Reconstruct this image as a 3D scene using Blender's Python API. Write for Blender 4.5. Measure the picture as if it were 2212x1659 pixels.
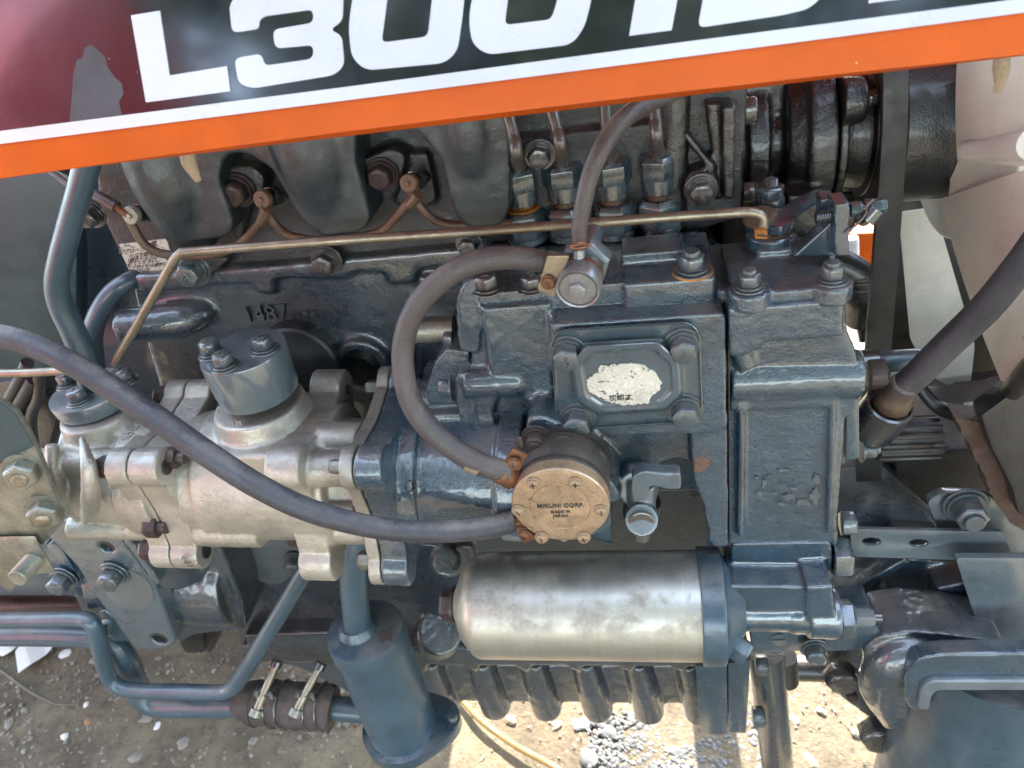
import bpy, bmesh, math, random
import numpy as np
from mathutils import Vector, Matrix, noise
from mathutils.geometry import tessellate_polygon
R = math.radians
random.seed(7)
for o in list(bpy.data.objects): bpy.data.objects.remove(o)
S = bpy.context.scene
COL = S.collection

# ------------------------------------------------------------------ camera
F, CX, CY = 1650.0, 1106.0, 829.5            # focal length and centre for a 2212 px wide picture
_d = Vector((434, 2420, F)).normalized()
_x = Vector((9100, -480, -F)); _x = (_x - _d * _x.dot(_d)).normalized()
_z = -_d; _y = _z.cross(_x)
RW = Matrix((_x, _y, _z))                    # world = RW @ camera (x right, y down, z forward)
CAM = -(RW @ Vector((0, 0, 1))) * 0.53
cam = bpy.data.cameras.new('camera'); cam_o = bpy.data.objects.new('camera', cam); COL.objects.link(cam_o)
cam.sensor_width = 36; cam.lens = F / 2212 * 36; cam.clip_start = 0.02; cam.clip_end = 400
rt, up, bk = RW @ Vector((1, 0, 0)), RW @ Vector((0, -1, 0)), RW @ Vector((0, 0, -1))
cam_o.matrix_world = Matrix(((rt.x, up.x, bk.x, CAM.x), (rt.y, up.y, bk.y, CAM.y), (rt.z, up.z, bk.z, CAM.z), (0, 0, 0, 1)))
cam.dof.use_dof = True; cam.dof.focus_distance = 0.53; cam.dof.aperture_fstop = 14.0
S.camera = cam_o
# ------------------------------------------------------------------ sky, sun, exposure
SUN_EL, SUN_AZ = 40, -2                       # degrees; azimuth from +Y (beyond the tractor) towards +X
w = bpy.data.worlds.new('World'); S.world = w; w.use_nodes = True
nt = w.node_tree; bg = nt.nodes['Background']
sky = nt.nodes.new('ShaderNodeTexSky'); sky.sky_type = 'NISHITA'; sky.sun_disc = False
sky.sun_elevation = R(SUN_EL); sky.sun_rotation = R(SUN_AZ); sky.air_density = 1.3; sky.dust_density = 1.6; sky.ozone_density = 2.0
haze = nt.nodes.new('ShaderNodeVectorMath'); haze.operation = 'ADD'; haze.inputs[1].default_value = (2.1, 2.4, 2.75)   # thin even haze over the whole sky
nt.links.new(sky.outputs[0], haze.inputs[0]); nt.links.new(haze.outputs[0], bg.inputs[0]); bg.inputs[1].default_value = 0.15
sl = bpy.data.lights.new('sun', 'SUN'); sl.energy = 4.2; sl.angle = R(0.5); sl.color = (1, 0.94, 0.84)
so = bpy.data.objects.new('sun', sl); COL.objects.link(so)
sd = Vector((math.sin(R(SUN_AZ)) * math.cos(R(SUN_EL)), math.cos(R(SUN_AZ)) * math.cos(R(SUN_EL)), math.sin(R(SUN_EL))))
so.rotation_euler = sd.to_track_quat('Z', 'Y').to_euler(); so.location = sd * 5
S.view_settings.view_transform = 'Standard'; S.view_settings.look = 'None'; S.view_settings.gamma = 1
S.view_settings.exposure = 2.75
S.render.engine = 'CYCLES'
S.cycles.use_denoising = True; S.cycles.max_bounces = 6; S.cycles.sample_clamp_indirect = 6
S.cycles.use_adaptive_sampling = True; S.cycles.adaptive_threshold = 0.015

# ------------------------------------------------------------------ measuring
def ray(x, y): return RW @ Vector(((x - CX) / F, (y - CY) / F, 1))
def P(x, y, Y=0.0):                          # picture point on the plane at depth Y
    r = ray(x, y); return CAM + r * ((Y - CAM.y) / r.y)
def PZ(x, y, z):
    r = ray(x, y); return CAM + r * ((z - CAM.z) / r.z)
def depth(p): return (RW.transposed() @ (Vector(p) - CAM)).z
def mp(n, p): return n * depth(p) / F        # n picture pixels at point p, in metres
def CA(x, y): return (x / 3, y / 3)
def CB(x, y): return (737.3 + x / 3, y / 3)
def CC(x, y): return (1474.7 + x / 3, y / 3)
def CE(x, y): return (x / 3, 553 + y / 3)
def CF(x, y): return (737.3 + x / 3, 553 + y / 3)
def CG(x, y): return (1474.7 + x / 3, 553 + y / 3)
def CH(x, y): return (x / 3, 1106 + y / 3)
def CI(x, y): return (737.3 + x / 3, 1106 + y / 3)
def CJ(x, y): return (1474.7 + x / 3, 1106 + y / 3)
AX = {'x': Vector((1, 0, 0)), '-x': Vector((-1, 0, 0)), 'y': Vector((0, 1, 0)), '-y': Vector((0, -1, 0)), 'z': Vector((0, 0, 1)), '-z': Vector((0, 0, -1))}
def vec(a): return (AX[a] if isinstance(a, str) else Vector(a)).normalized()

# ------------------------------------------------------------------ shapes: each returns (verts, faces)
def join(*gs):
    v, f = [], []
    for g in gs:
        k = len(v); v += g[0]; f += [tuple(i + k for i in q) for q in g[1]]
    return v, f
def ext(pts, d, holes=()):                   # outline of 3-D points pushed along d
    d = Vector(d); loops = [list(map(Vector, pts))] + [list(map(Vector, h)) for h in holes]
    flat = [p for l in loops for p in l]; n = len(flat)
    nrm = Vector()
    for l in loops[:1]:
        for a, b in zip(l, l[1:] + l[:1]): nrm += a.cross(b)
    tri = tessellate_polygon(loops)
    v = flat + [p + d for p in flat]; f = []
    for t in tri:
        a, b, c = (flat[i] for i in t)
        if (b - a).cross(c - a).dot(d) > 0: t = (t[0], t[2], t[1])
        f.append(tuple(t)); f.append((t[0] + n, t[2] + n, t[1] + n))
    k = 0
    for li, l in enumerate(loops):
        m = len(l); an = Vector()
        for a, b in zip(l, l[1:] + l[:1]): an += a.cross(b)
        rev = (an.dot(d) > 0) != (li > 0)
        for i in range(m):
            a, b = k + i, k + (i + 1) % m
            f.append((a, b, b + n, a + n) if not rev else (b, a, a + n, b + n))
        k += m
    return v, f
def prism(poly, Y0, Y1, holes=()):           # picture outline at depth Y0 pushed back to Y1
    return ext([P(x, y, Y0) for x, y in poly], (0, Y1 - Y0, 0), [[P(x, y, Y0) for x, y in h] for h in holes])
def cutp(poly, Y, d0, d1): return ext([P(x, y, Y) + Vector((0, d0, 0)) for x, y in poly], (0, d1 - d0, 0))
def rnd(poly, r, n=5):                       # round the corners of a 2-D outline
    out = []
    m = len(poly)
    for i in range(m):
        a, b, c = Vector(poly[i - 1]), Vector(poly[i]), Vector(poly[(i + 1) % m])
        u, v = (a - b), (c - b); rr = min(r, u.length * .48, v.length * .48)
        p, q = b + u.normalized() * rr, b + v.normalized() * rr
        for k in range(n + 1):
            t = k / n; out.append(tuple(p * (1 - t) ** 2 + b * 2 * t * (1 - t) + q * t * t))
    return out
def ell(x, y, rx, ry=None, n=24):
    ry = ry or rx
    return [(x + rx * math.cos(2 * math.pi * i / n), y + ry * math.sin(2 * math.pi * i / n)) for i in range(n)]
def boxw(x0, x1, y0, y1, z0, z1):
    return ext([(x0, y0, z0), (x1, y0, z0), (x1, y0, z1), (x0, y0, z1)], (0, y1 - y0, 0))
def frame(a):
    a = vec(a); h = Vector((0, 0, 1)) if abs(a.z) < .9 else Vector((1, 0, 0))
    u = a.cross(h).normalized(); return a, u, a.cross(u)
def lathe(p, axis, prof, n=32, ph=0.0, lobes=None):   # prof: [(distance along axis, radius)]
    a, u, w_ = frame(axis); p = Vector(p); v, f = [], []
    for t, r in prof:
        for i in range(n):
            th = 2 * math.pi * i / n + ph; k = lobes(th) if lobes else 1
            v.append(p + a * t + (u * math.cos(th) + w_ * math.sin(th)) * r * k)
    m = len(prof)
    for j in range(m - 1):
        for i in range(n):
            b = (i + 1) % n
            f.append((j * n + i, j * n + b, (j + 1) * n + b, (j + 1) * n + i))
    f.append(tuple(range(n - 1, -1, -1))); f.append(tuple((m - 1) * n + i for i in range(n)))
    return v, f
def cyl(p, axis, r, h, n=32, ch=0.0):
    if ch: return lathe(p, axis, [(0, r - ch), (ch, r), (h - ch, r), (h, r - ch)], n)
    return lathe(p, axis, [(0, r), (h, r)], n)
def cyl2(a, b, r, n=32, r2=None):
    a, b = Vector(a), Vector(b); return lathe(a, b - a, [(0, r), ((b - a).length, r2 or r)], n)
def hexa(p, axis, af, h, ph=0.0, n=6):       # chamfered hex
    r = af / math.sqrt(3); return lathe(p, axis, [(0, r), (h * .8, r), (h, r * .86)], n, ph)
def dome(p, axis, r, h, n=24, k=5):
    return lathe(p, axis, [(h * math.sin(i / k * math.pi / 2), max(1e-5, r * math.cos(i / k * math.pi / 2))) for i in range(k + 1)], n)
def spline(pts, sub=8):
    pts = [Vector(p) for p in pts]; q = [pts[0] * 2 - pts[1]] + pts + [pts[-1] * 2 - pts[-2]]; out = []
    for i in range(1, len(q) - 2):
        a, b, c, d = q[i - 1:i + 3]
        for k in range(sub):
            t = k / sub
            out.append(.5 * (2 * b + (c - a) * t + (2 * a - 5 * b + 4 * c - d) * t * t + (3 * b - a - 3 * c + d) * t ** 3))
    out.append(pts[-1]); return out
def tube(pts, r, n=16, sub=8, smooth=True):  # r in metres: a number or a list per point
    pl = spline(pts, sub) if smooth else [Vector(p) for p in pts]
    m = len(pl); v, f = [], []; u = None
    for i, p in enumerate(pl):
        t = (pl[min(i + 1, m - 1)] - pl[max(i - 1, 0)]).normalized()
        if u is None: u = frame(t)[1]
        u = (u - t * u.dot(t)).normalized(); w_ = t.cross(u)
        if isinstance(r, (list, tuple)):
            s = i / (m - 1) * (len(r) - 1); k = min(int(s), len(r) - 2); rr = r[k] + (r[k + 1] - r[k]) * (s - k)
        else: rr = r
        for j in range(n):
            th = 2 * math.pi * j / n; v.append(p + (u * math.cos(th) + w_ * math.sin(th)) * rr)
    for i in range(m - 1):
        for j in range(n):
            b = (j + 1) % n; f.append((i * n + j, i * n + b, (i + 1) * n + b, (i + 1) * n + j))
    f.append(tuple(range(n - 1, -1, -1))); f.append(tuple((m - 1) * n + i for i in range(n)))
    return v, f
def ptube(pts, rpx, Y=None, **k):            # picture points (x, y, Y) and a radius in picture pixels
    q = [P(p[0], p[1], p[2] if len(p) > 2 else Y) for p in pts]
    if isinstance(rpx, (list, tuple)): r = [mp(a, b) for a, b in zip(rpx, q)]
    else: r = mp(rpx, q[len(q) // 2])
    return tube(q, r, **k)
def ring(p, axis, r, t, n=36, m=8):          # torus
    a, u, w_ = frame(axis); p = Vector(p)
    v, f = [], []
    for i in range(n):
        th = 2 * math.pi * i / n; d = u * math.cos(th) + w_ * math.sin(th)
        for j in range(m):
            al = 2 * math.pi * j / m; v.append(p + d * (r + t * math.cos(al)) + a * t * math.sin(al))
    for i in range(n):
        for j in range(m):
            f.append((i * m + j, ((i + 1) % n) * m + j, ((i + 1) % n) * m + (j + 1) % m, i * m + (j + 1) % m))
    return v, f
def thread(p, axis, r, h, pitch=.0012):
    n = max(2, int(h / pitch)); pr = []
    for i in range(n): pr += [(i * pitch, r), (i * pitch + pitch * .5, r * .84)]
    return lathe(p, axis, pr, 14)
_fc = {}
def text(s, p, u, v, height, thick, bold=0.0):   # raised lettering: centred on p, u along the line, v up
    if s not in _fc:
        c = bpy.data.curves.new('t', 'FONT'); c.body = s; c.size = 1; c.resolution_u = 3; c.extrude = .5; c.align_x = 'CENTER'; c.align_y = 'CENTER'; c.offset = bold
        o = bpy.data.objects.new('t', c); COL.objects.link(o); dg = bpy.context.evaluated_depsgraph_get()
        me = bpy.data.meshes.new_from_object(o.evaluated_get(dg)); _fc[s] = ([q.co.copy() for q in me.vertices], [tuple(q.vertices) for q in me.polygons])
        bpy.data.objects.remove(o); bpy.data.curves.remove(c); bpy.data.meshes.remove(me)
    V, Fs = _fc[s]; u, v = Vector(u).normalized(), Vector(v).normalized(); n = u.cross(v)
    k = height / .7
    return [Vector(p) + u * q.x * k + v * q.y * k + n * q.z * thick for q in V], list(Fs)

# ------------------------------------------------------------------ objects
def mesh(name, g, smooth=True):
    me = bpy.data.meshes.new(name); me.from_pydata([tuple(q) for q in g[0]], [], g[1]); me.validate()
    if smooth: me.shade_smooth() if hasattr(me, 'shade_smooth') else [setattr(q, 'use_smooth', True) for q in me.polygons]
    return me
def thing(name, label, cat, base, group=None):
    o = bpy.data.objects.new(name, None); COL.objects.link(o); o.location = base; o.empty_display_size = .01
    o['label'] = label; o['category'] = cat
    if group: o['group'] = group
    return o
def tag(o, label, cat, group=None):
    o['label'] = label; o['category'] = cat
    if group: o['group'] = group
    return o
def origin(par):
    q = Vector()
    while par: q += par.location; par = par.parent
    return q
def obj(name, g, m, par=None, bev=0.0, smooth=True, ang=35, seg=2, label=None):
    base = origin(par) if par else sum((Vector(q) for q in g[0]), Vector()) / len(g[0])
    loc = Vector() if par else base
    me = mesh(name, ([Vector(q) - base for q in g[0]], g[1]), smooth)
    bm = bmesh.new(); bm.from_mesh(me); bmesh.ops.recalc_face_normals(bm, faces=bm.faces)
    if bev:
        bmesh.ops.remove_doubles(bm, verts=bm.verts, dist=1e-6)
        es = [e for e in bm.edges if len(e.link_faces) == 2 and e.calc_face_angle(0) > R(ang)]
        bmesh.ops.bevel(bm, geom=es, offset=bev, segments=seg, profile=.6, affect='EDGES', clamp_overlap=True)
    bm.to_mesh(me); bm.free(); me.materials.append(m)
    if smooth:
        me.shade_smooth()
        try: me.set_sharp_from_angle(angle=R(ang))
        except Exception: pass
    o = bpy.data.objects.new(name, me); COL.objects.link(o); o.location = loc
    if par: o.parent = par
    if label: o['label'] = label
    return o
def cast(name, gs, m, par=None, vox=.0016, it=5, tex=0.0, label=None, cut=()):   # shapes fused into one casting with soft corners
    g = join(*gs); o = obj(name, g, m, par, smooth=False)
    for c in cut:
        co = obj('cutter', c, m, par, smooth=False); md = o.modifiers.new('b', 'BOOLEAN'); md.operation = 'DIFFERENCE'; md.object = co; md.solver = 'EXACT'
        md.use_self = True
    if cut:
        bake(o)
        for q in [q for q in COL.objects if q.name.startswith('cutter')]: bpy.data.objects.remove(q)
    md = o.modifiers.new('r', 'REMESH'); md.mode = 'VOXEL'; md.voxel_size = vox; md.use_smooth_shade = True
    if it: s = o.modifiers.new('s', 'SMOOTH'); s.iterations = it; s.factor = .5
    bake(o); o.data.name = name
    if tex:
        me = o.data; n = len(me.vertices); co = np.empty(n * 3, 'f'); no = np.empty(n * 3, 'f')
        me.vertices.foreach_get('co', co); me.vertex_normals.foreach_get('vector', no); co = co.reshape(-1, 3); no = no.reshape(-1, 3)
        d = np.array([noise.noise(Vector(q) * 90) + .6 * noise.noise(Vector(q) * 260) for q in co.tolist()], 'f')
        me.vertices.foreach_set('co', (co + no * d[:, None] * tex).ravel()); me.update()
    o.data.shade_smooth()
    if label: o['label'] = label
    return o
def bake(o):
    bpy.context.view_layer.update(); dg = bpy.context.evaluated_depsgraph_get()
    me = bpy.data.meshes.new_from_object(o.evaluated_get(dg)); old = o.data; o.modifiers.clear(); o.data = me; bpy.data.meshes.remove(old)

# hex bolts: one shared mesh per kind, scaled to the width across flats
def _bars(a, b, z, t=.05):
    a, b = Vector((*a, z)), Vector((*b, z)); d = (b - a).normalized(); n = Vector((-d.y, d.x, 0)) * t
    return ext([a - n, b - n, b + n, a + n], (0, 0, .05))
def _boltgeo(kind):
    h = .62; z = Vector((0, 0, 1)); O = Vector()
    wash = join(lathe(O, z, [(0, .80), (.07, .80), (.09, .77)], 24), lathe(Vector((0, 0, .11)), z, [(0, .66), (.1, .66)], 24))
    z0 = .22; r = .577
    head = lathe(Vector((0, 0, z0)), z, [(0, r * .97), (.03, r), (h * .84, r), (h * .93, r * .93), (h, r * .84)], 6)
    face = lathe(Vector((0, 0, z0 + h - .002)), z, [(0, .46), (.02, .44)], 20)
    g = [wash, head, face]; t = z0 + h + .01
    if kind == 'seven': g += [_bars((-.17, .2), (.17, .2), t), _bars((.17, .2), (-.05, -.24), t)]
    if kind == 'four': g += [_bars((-.2, -.06), (.2, -.06), t), _bars((-.2, -.06), (.08, .24), t), _bars((.08, .24), (.08, -.24), t)]
    if kind == 'stud': g = [wash, head, lathe(Vector((0, 0, z0 + h)), z, [(0, .36), (.16, .36), (.2, .31)], 16)]
    if kind == 'plain': g = [head, face]
    if kind == 'screw':
        g = [lathe(O, z, [(0, .62), (.08, .62), (.1, .6)], 20), lathe(Vector((0, 0, .1)), z, [(0, .5), (.16, .5), (.26, .44), (.32, .3)], 20)]
    return join(*g)
_bm = {}
def bolt(par, x, y, Y, axis, af, m, kind='seven', roll=None, name='bolt', label=None):
    key = (kind, m.name)
    if key not in _bm:
        g = _boltgeo(kind); me = mesh(name, g, False); bm = bmesh.new(); bm.from_mesh(me)
        bmesh.ops.recalc_face_normals(bm, faces=bm.faces)
        bmesh.ops.bevel(bm, geom=[e for e in bm.edges if e.calc_face_angle(0) > R(40)], offset=.018, segments=1, affect='EDGES', clamp_overlap=True)
        bm.to_mesh(me); bm.free(); me.shade_smooth(); me.set_sharp_from_angle(angle=R(32)); me.materials.append(m); _bm[key] = me
    p = P(x, y, Y) if not isinstance(x, Vector) else x
    a = vec(axis); s = mp(af, p)
    o = bpy.data.objects.new(name, _bm[key]); COL.objects.link(o)
    q = a.to_track_quat('Z', 'Y').to_matrix() @ Matrix.Rotation(R(roll if roll is not None else random.uniform(0, 60)), 3, 'Z')
    o.rotation_euler = q.to_euler(); o.scale = (s, s, s); o.location = p - origin(par); o.parent = par
    if kind == 'screw':
        k2 = ('cross',)
        if k2 not in _bm:
            cr = join(_bars((-.3, 0), (.3, 0), .37, .06), _bars((0, -.3), (0, .3), .372, .06)); _bm[k2] = mesh('cross_recess', cr, False); _bm[k2].materials.append(MATS['void'])
        c = bpy.data.objects.new('cross_recess', _bm[k2]); COL.objects.link(c); c.parent = o
    if label: o['label'] = label
    return o
# ------------------------------------------------------------------ materials
def lin(r, g, b): return tuple(((c / 255 + .055) / 1.055) ** 2.4 if c > 10 else c / 3294 for c in (r, g, b)) + (1,)
MATS = {}
class N:
    def __init__(s, name):
        s.m = bpy.data.materials.new(name); s.m.use_nodes = True; s.t = s.m.node_tree; s.b = s.t.nodes['Principled BSDF']; MATS[name] = s.m
        s.co = s.t.nodes.new('ShaderNodeTexCoord').outputs['Object']
    def n(s, ty, **k):
        q = s.t.nodes.new('ShaderNode' + ty)
        for a, b in k.items(): setattr(q, a, b)
        return q
    def l(s, a, b): s.t.links.new(a, b)
    def noise(s, sc, det=4, ro=.6, vec=None, dist=0.0):
        q = s.n('TexNoise'); q.inputs['Scale'].default_value = sc; q.inputs['Detail'].default_value = det; q.inputs['Roughness'].default_value = ro; q.inputs['Distortion'].default_value = dist
        s.l(vec or s.co, q.inputs['Vector']); return q.outputs['Fac']
    def vor(s, sc, feature='F1'):
        q = s.n('TexVoronoi', feature=feature); q.inputs['Scale'].default_value = sc; s.l(s.co, q.inputs['Vector']); return q.outputs['Distance']
    def ramp(s, x, a, b, lo=0.0, hi=1.0):
        q = s.n('MapRange'); q.interpolation_type = 'SMOOTHSTEP'
        for i, vv in enumerate((a, b, lo, hi)): q.inputs[i + 1].default_value = vv
        s.l(x, q.inputs[0]); return q.outputs[0]
    def mul(s, a, b, op='MULTIPLY'):
        q = s.n('Math', operation=op)
        for i, vv in enumerate((a, b)):
            if isinstance(vv, (int, float)): q.inputs[i].default_value = vv
            else: s.l(vv, q.inputs[i])
        return q.outputs[0]
    def mix(s, f, a, b):
        q = s.n('Mix', data_type='RGBA')
        if isinstance(f, (int, float)): q.inputs[0].default_value = f
        else: s.l(f, q.inputs[0])
        for i, vv in ((6, a), (7, b)):
            if isinstance(vv, tuple): q.inputs[i].default_value = vv
            else: s.l(vv, q.inputs[i])
        return q.outputs[2]
    def up(s):
        q = s.n('SeparateXYZ'); s.l(s.n('NewGeometry').outputs['Normal'], q.inputs[0]); return q.outputs[2]
    def bump(s, h, dist, st=1.0, prev=None):
        q = s.n('Bump'); q.inputs['Distance'].default_value = dist; q.inputs['Strength'].default_value = st; s.l(h, q.inputs['Height'])
        if prev: s.l(prev, q.inputs['Normal'])
        return q.outputs[0]
def paint(name, col, rough=.38, var=.25, cast_=.0, dust=.5, dcol=lin(140, 125, 105), rust=.0, metal=0.0, coat=1.0, spec=.9, scale=1.0, oil=.45, speck=.3, spots=(), chip=0.0, chipc=lin(150, 155, 150), rcol=lin(150, 85, 35), grain=0.0):
    k = N(name); c = col
    dark = tuple(v * (1 - var) for v in col[:3]) + (1,); lite = tuple(v * (1 + var) for v in col[:3]) + (1,)
    c = k.mix(k.ramp(k.noise(14 * scale, 6, .65), .3, .7), dark, lite)
    c = k.mix(k.ramp(k.noise(850, 2, .5), .36, .64), k.mix(speck, c, tuple(v * .35 for v in col[:3]) + (1,)), c)
    if oil: c = k.mix(k.mul(k.ramp(k.noise(11 * scale, 7, .7, dist=.6), .5, .68), oil), c, tuple(v * .3 for v in col[:3]) + (1,))
    rg = k.ramp(k.noise(45 * scale, 5, .6), .3, .75, rough * .75, rough * 1.35)
    m = None
    if rust:
        m = k.mul(k.ramp(k.noise(55 * scale, 7, .72), .72 - .16 * rust, .76 - .12 * rust), .9)
        rc = k.mix(k.noise(300, 4), rcol, tuple(v * .35 for v in rcol[:3]) + (1,))
        c = k.mix(m, c, rc)
        rg = k.mul(rg, k.mul(m, .5), 'ADD')
    for q, r0 in spots:
        d = k.n('VectorMath', operation='DISTANCE'); k.l(k.co, d.inputs[0]); d.inputs[1].default_value = tuple(q)
        fall = k.ramp(d.outputs['Value'], r0 * .2, r0, 1.0, 0.0)
        m = k.ramp(k.mul(k.mul(fall, .45), k.noise(120, 7, .75), 'ADD'), .84, 1.0); c = k.mix(m, c, k.mix(k.noise(400, 4), lin(128, 76, 34), lin(62, 38, 22))); rg = k.mul(rg, k.mul(m, .5), 'ADD')
    if chip:
        m2 = k.ramp(k.noise(140 * scale, 5, .7), .74 - .1 * chip, .76 - .1 * chip); c = k.mix(m2, c, chipc)
    if dust:
        u = k.ramp(k.up(), .5, .98, .05, 1.0)
        d = k.mul(k.mul(u, k.ramp(k.noise(24 * scale, 9, .72), .38, .66, .08, 1.0)), dust)
        speck = k.mul(k.ramp(k.vor(420), .0, .22, 1.0, 0.0), k.ramp(k.noise(22, 4), .5, .68, 0.0, .5 * dust))
        d = k.mul(d, speck, 'MAXIMUM')
        c = k.mix(d, c, dcol); rg = k.mul(rg, k.mul(d, .35), 'ADD')
    k.l(c, k.b.inputs['Base Color']); k.l(rg, k.b.inputs['Roughness'])
    k.b.inputs['Metallic'].default_value = metal; k.b.inputs['Specular IOR Level'].default_value = spec
    coat = 0.0 if (metal or rough > .4) else coat
    if coat: k.b.inputs['Coat Weight'].default_value = coat; k.b.inputs['Coat Roughness'].default_value = .14; k.b.inputs['Coat IOR'].default_value = 1.65
    b = None
    if cast_: b = k.bump(k.noise(620, 3, .55), .0013 * cast_, .9); b = k.bump(k.noise(170, 3, .5), .0022 * cast_, .5, b)
    b = k.bump(k.noise(1500, 2, .5), .00015 + .0006 * grain, .4, b)
    k.l(b, k.b.inputs['Normal']); return k.m
BLUE = lin(36, 63, 80)
M_CAST = paint('engine_paint_cast', BLUE, .26, .3, .75, .42, rust=.25, chip=.12)
M_BLUE = paint('engine_paint_smooth', BLUE, .27, .25, .12, .38, rust=.15)
M_PIPE = paint('pipe_paint', lin(56, 79, 93), .36, .2, .12, .5, coat=.3, spec=.6, rust=.1)
M_PLATE = paint('plate_paint', lin(62, 80, 90), .33, .22, .1, .35, rust=.15)
M_BOLT = paint('bolt_paint', lin(56, 72, 80), .26, .3, .1, .35, rust=.2, scale=2)
M_DBOLT = paint('dark_bolt_paint', lin(34, 33, 37), .28, .3, .1, .3, rust=.1, scale=2)
M_RBOLT = paint('rusty_bolt', lin(58, 42, 42), .4, .4, .2, .3, rust=.3, coat=.15, spec=.5, scale=2)
M_BLOCK = paint('block_paint', lin(32, 49, 62), .32, .3, .6, .4, rust=.08)
M_DARK = paint('oily_black_paint', lin(15, 17, 21), .36, .4, .55, .15, coat=.3, dcol=lin(110, 98, 84), rust=.05, chip=.1)
M_HEAD = paint('head_paint', lin(27, 30, 38), .46, .3, .5, .35, rust=.05)
M_MANI = paint('manifold_paint', lin(26, 40, 48), .44, .25, .25, .4, dcol=lin(125, 118, 100))
M_CAP = paint('cap_paint', lin(82, 98, 106), .38, .15, .15, .45, rust=.15)
M_STRAP = paint('strap_paint', lin(88, 100, 106), .4, .2, .1, .3, rust=.15)
M_GREYM = paint('grey_metal', lin(146, 146, 148), .36, .2, .1, .3, rust=.25, metal=.6, scale=2)
M_KNURL = paint('brown_knurl', lin(92, 76, 62), .5, .25, .2, .4, metal=.4)
M_JOINT = paint('joint_rubber', lin(74, 66, 66), .6, .3, .5, .6, coat=0, spec=.4)
M_PALE = paint('worn_pale_paint', lin(88, 94, 97), .5, .15, .1, .3)
M_SILVER = paint('cast_aluminium', lin(182, 176, 165), .44, .2, .35, .5, dcol=lin(120, 106, 84), rust=.2, rcol=lin(95, 76, 58), metal=.65, speck=.15, oil=.35)
M_STEEL = paint('rod_steel', lin(158, 148, 130), .36, .25, .15, .35, rust=.3, rcol=lin(120, 85, 60), metal=.8, scale=2)
M_ZINC = paint('zinc_plate', lin(146, 146, 134), .4, .4, .2, .3, dcol=lin(120, 105, 80), rust=.3, rcol=lin(90, 80, 60), metal=.7, scale=1.5)
M_PIPES = paint('injector_pipe', lin(112, 106, 101), .35, .3, .1, .35, metal=.5, rust=.1)
M_BRASS = paint('bronze_cover', lin(192, 164, 134), .42, .25, .25, .45, dcol=lin(120, 88, 55), rust=.22, rcol=lin(135, 90, 45), metal=.6, scale=2)
M_PUMP = paint('lift_pump_body', lin(92, 88, 84), .4, .25, .25, .5, dcol=lin(110, 85, 60), metal=.5, rust=.2, scale=2)
M_RUBG = paint('grey_rubber_hose', lin(80, 74, 75), .47, .28, .4, .8, spec=.55, chip=.35, chipc=lin(128, 112, 96), dcol=lin(140, 122, 100))
M_RUBB = paint('black_rubber_hose', lin(62, 62, 70), .46, .3, .35, .85, spec=.55, chip=.35, chipc=lin(122, 112, 100), dcol=lin(135, 128, 118))
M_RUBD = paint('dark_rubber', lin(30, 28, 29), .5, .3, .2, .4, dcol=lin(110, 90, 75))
M_BELT = paint('belt_rubber', lin(36, 35, 37), .6, .25, .1, .25)
M_WIRE = paint('rusty_wire', lin(88, 62, 42), .55, .35, .3, .3, dcol=lin(140, 110, 75), rust=.3)
M_RUST = paint('rust', lin(66, 44, 30), .75, .5, .8, .2, rust=.6)
M_OCHRE = paint('ochre_rust', lin(176, 110, 28), .7, .35, .4, .2, dcol=lin(120, 80, 40))
M_COPPER = paint('coppery_band', lin(138, 96, 70), .4, .25, .2, .35, metal=.8, rust=.35)
M_PIN = paint('tan_pin', lin(150, 132, 108), .6, .2, .2, .4)
M_FAN = paint('fan_plastic', lin(214, 206, 194), .55, .12, .12, .35, dcol=lin(150, 120, 95), rust=.35, rcol=lin(165, 128, 98), oil=.12, speck=.05)
M_TEAL = paint('dash_panel', lin(18, 58, 68), .42, .25, .1, .0)
M_ORANGE = paint('orange_paint', lin(186, 78, 0), .36, .14, .05, .35, dcol=lin(176, 118, 60), coat=.0, spec=.3, scale=.6, chip=.35, chipc=lin(205, 150, 110), oil=.2, speck=.03)
M_WHITE = paint('white_print', lin(190, 190, 195), .35, .05, .0, .4, dcol=lin(190, 180, 165), oil=0, speck=.04)
M_CREAM = paint('worn_label', lin(212, 208, 196), .6, .15, .4, .2, chip=1.5, chipc=lin(70, 72, 70), scale=1.4)
M_INK = paint('label_ink', lin(30, 30, 34), .6, .1, dust=0, oil=0, speck=.04)
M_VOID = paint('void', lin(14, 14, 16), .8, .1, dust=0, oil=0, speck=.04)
MATS['void'] = M_VOID
M_GASK = paint('gasket_black', lin(24, 24, 26), .5, .2, dust=.2)
M_PAPER = paint('scrap_paper', lin(215, 212, 205), .8, .05, dust=.1, oil=0, speck=.04)
M_STRAW = paint('yellow_strap', lin(150, 116, 58), .7, .2, .3, .1)
M_TWIG = paint('twig', lin(95, 84, 70), .8, .3, .3, .2)
M_STONE = paint('stone', lin(132, 124, 110), .85, .3, .3, .0)
M_GREYST = paint('grey_stone', lin(96, 96, 95), .85, .3, .3, .0)
M_LEAF = paint('dry_leaf', lin(150, 110, 55), .7, .3, .2, .0)
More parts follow.
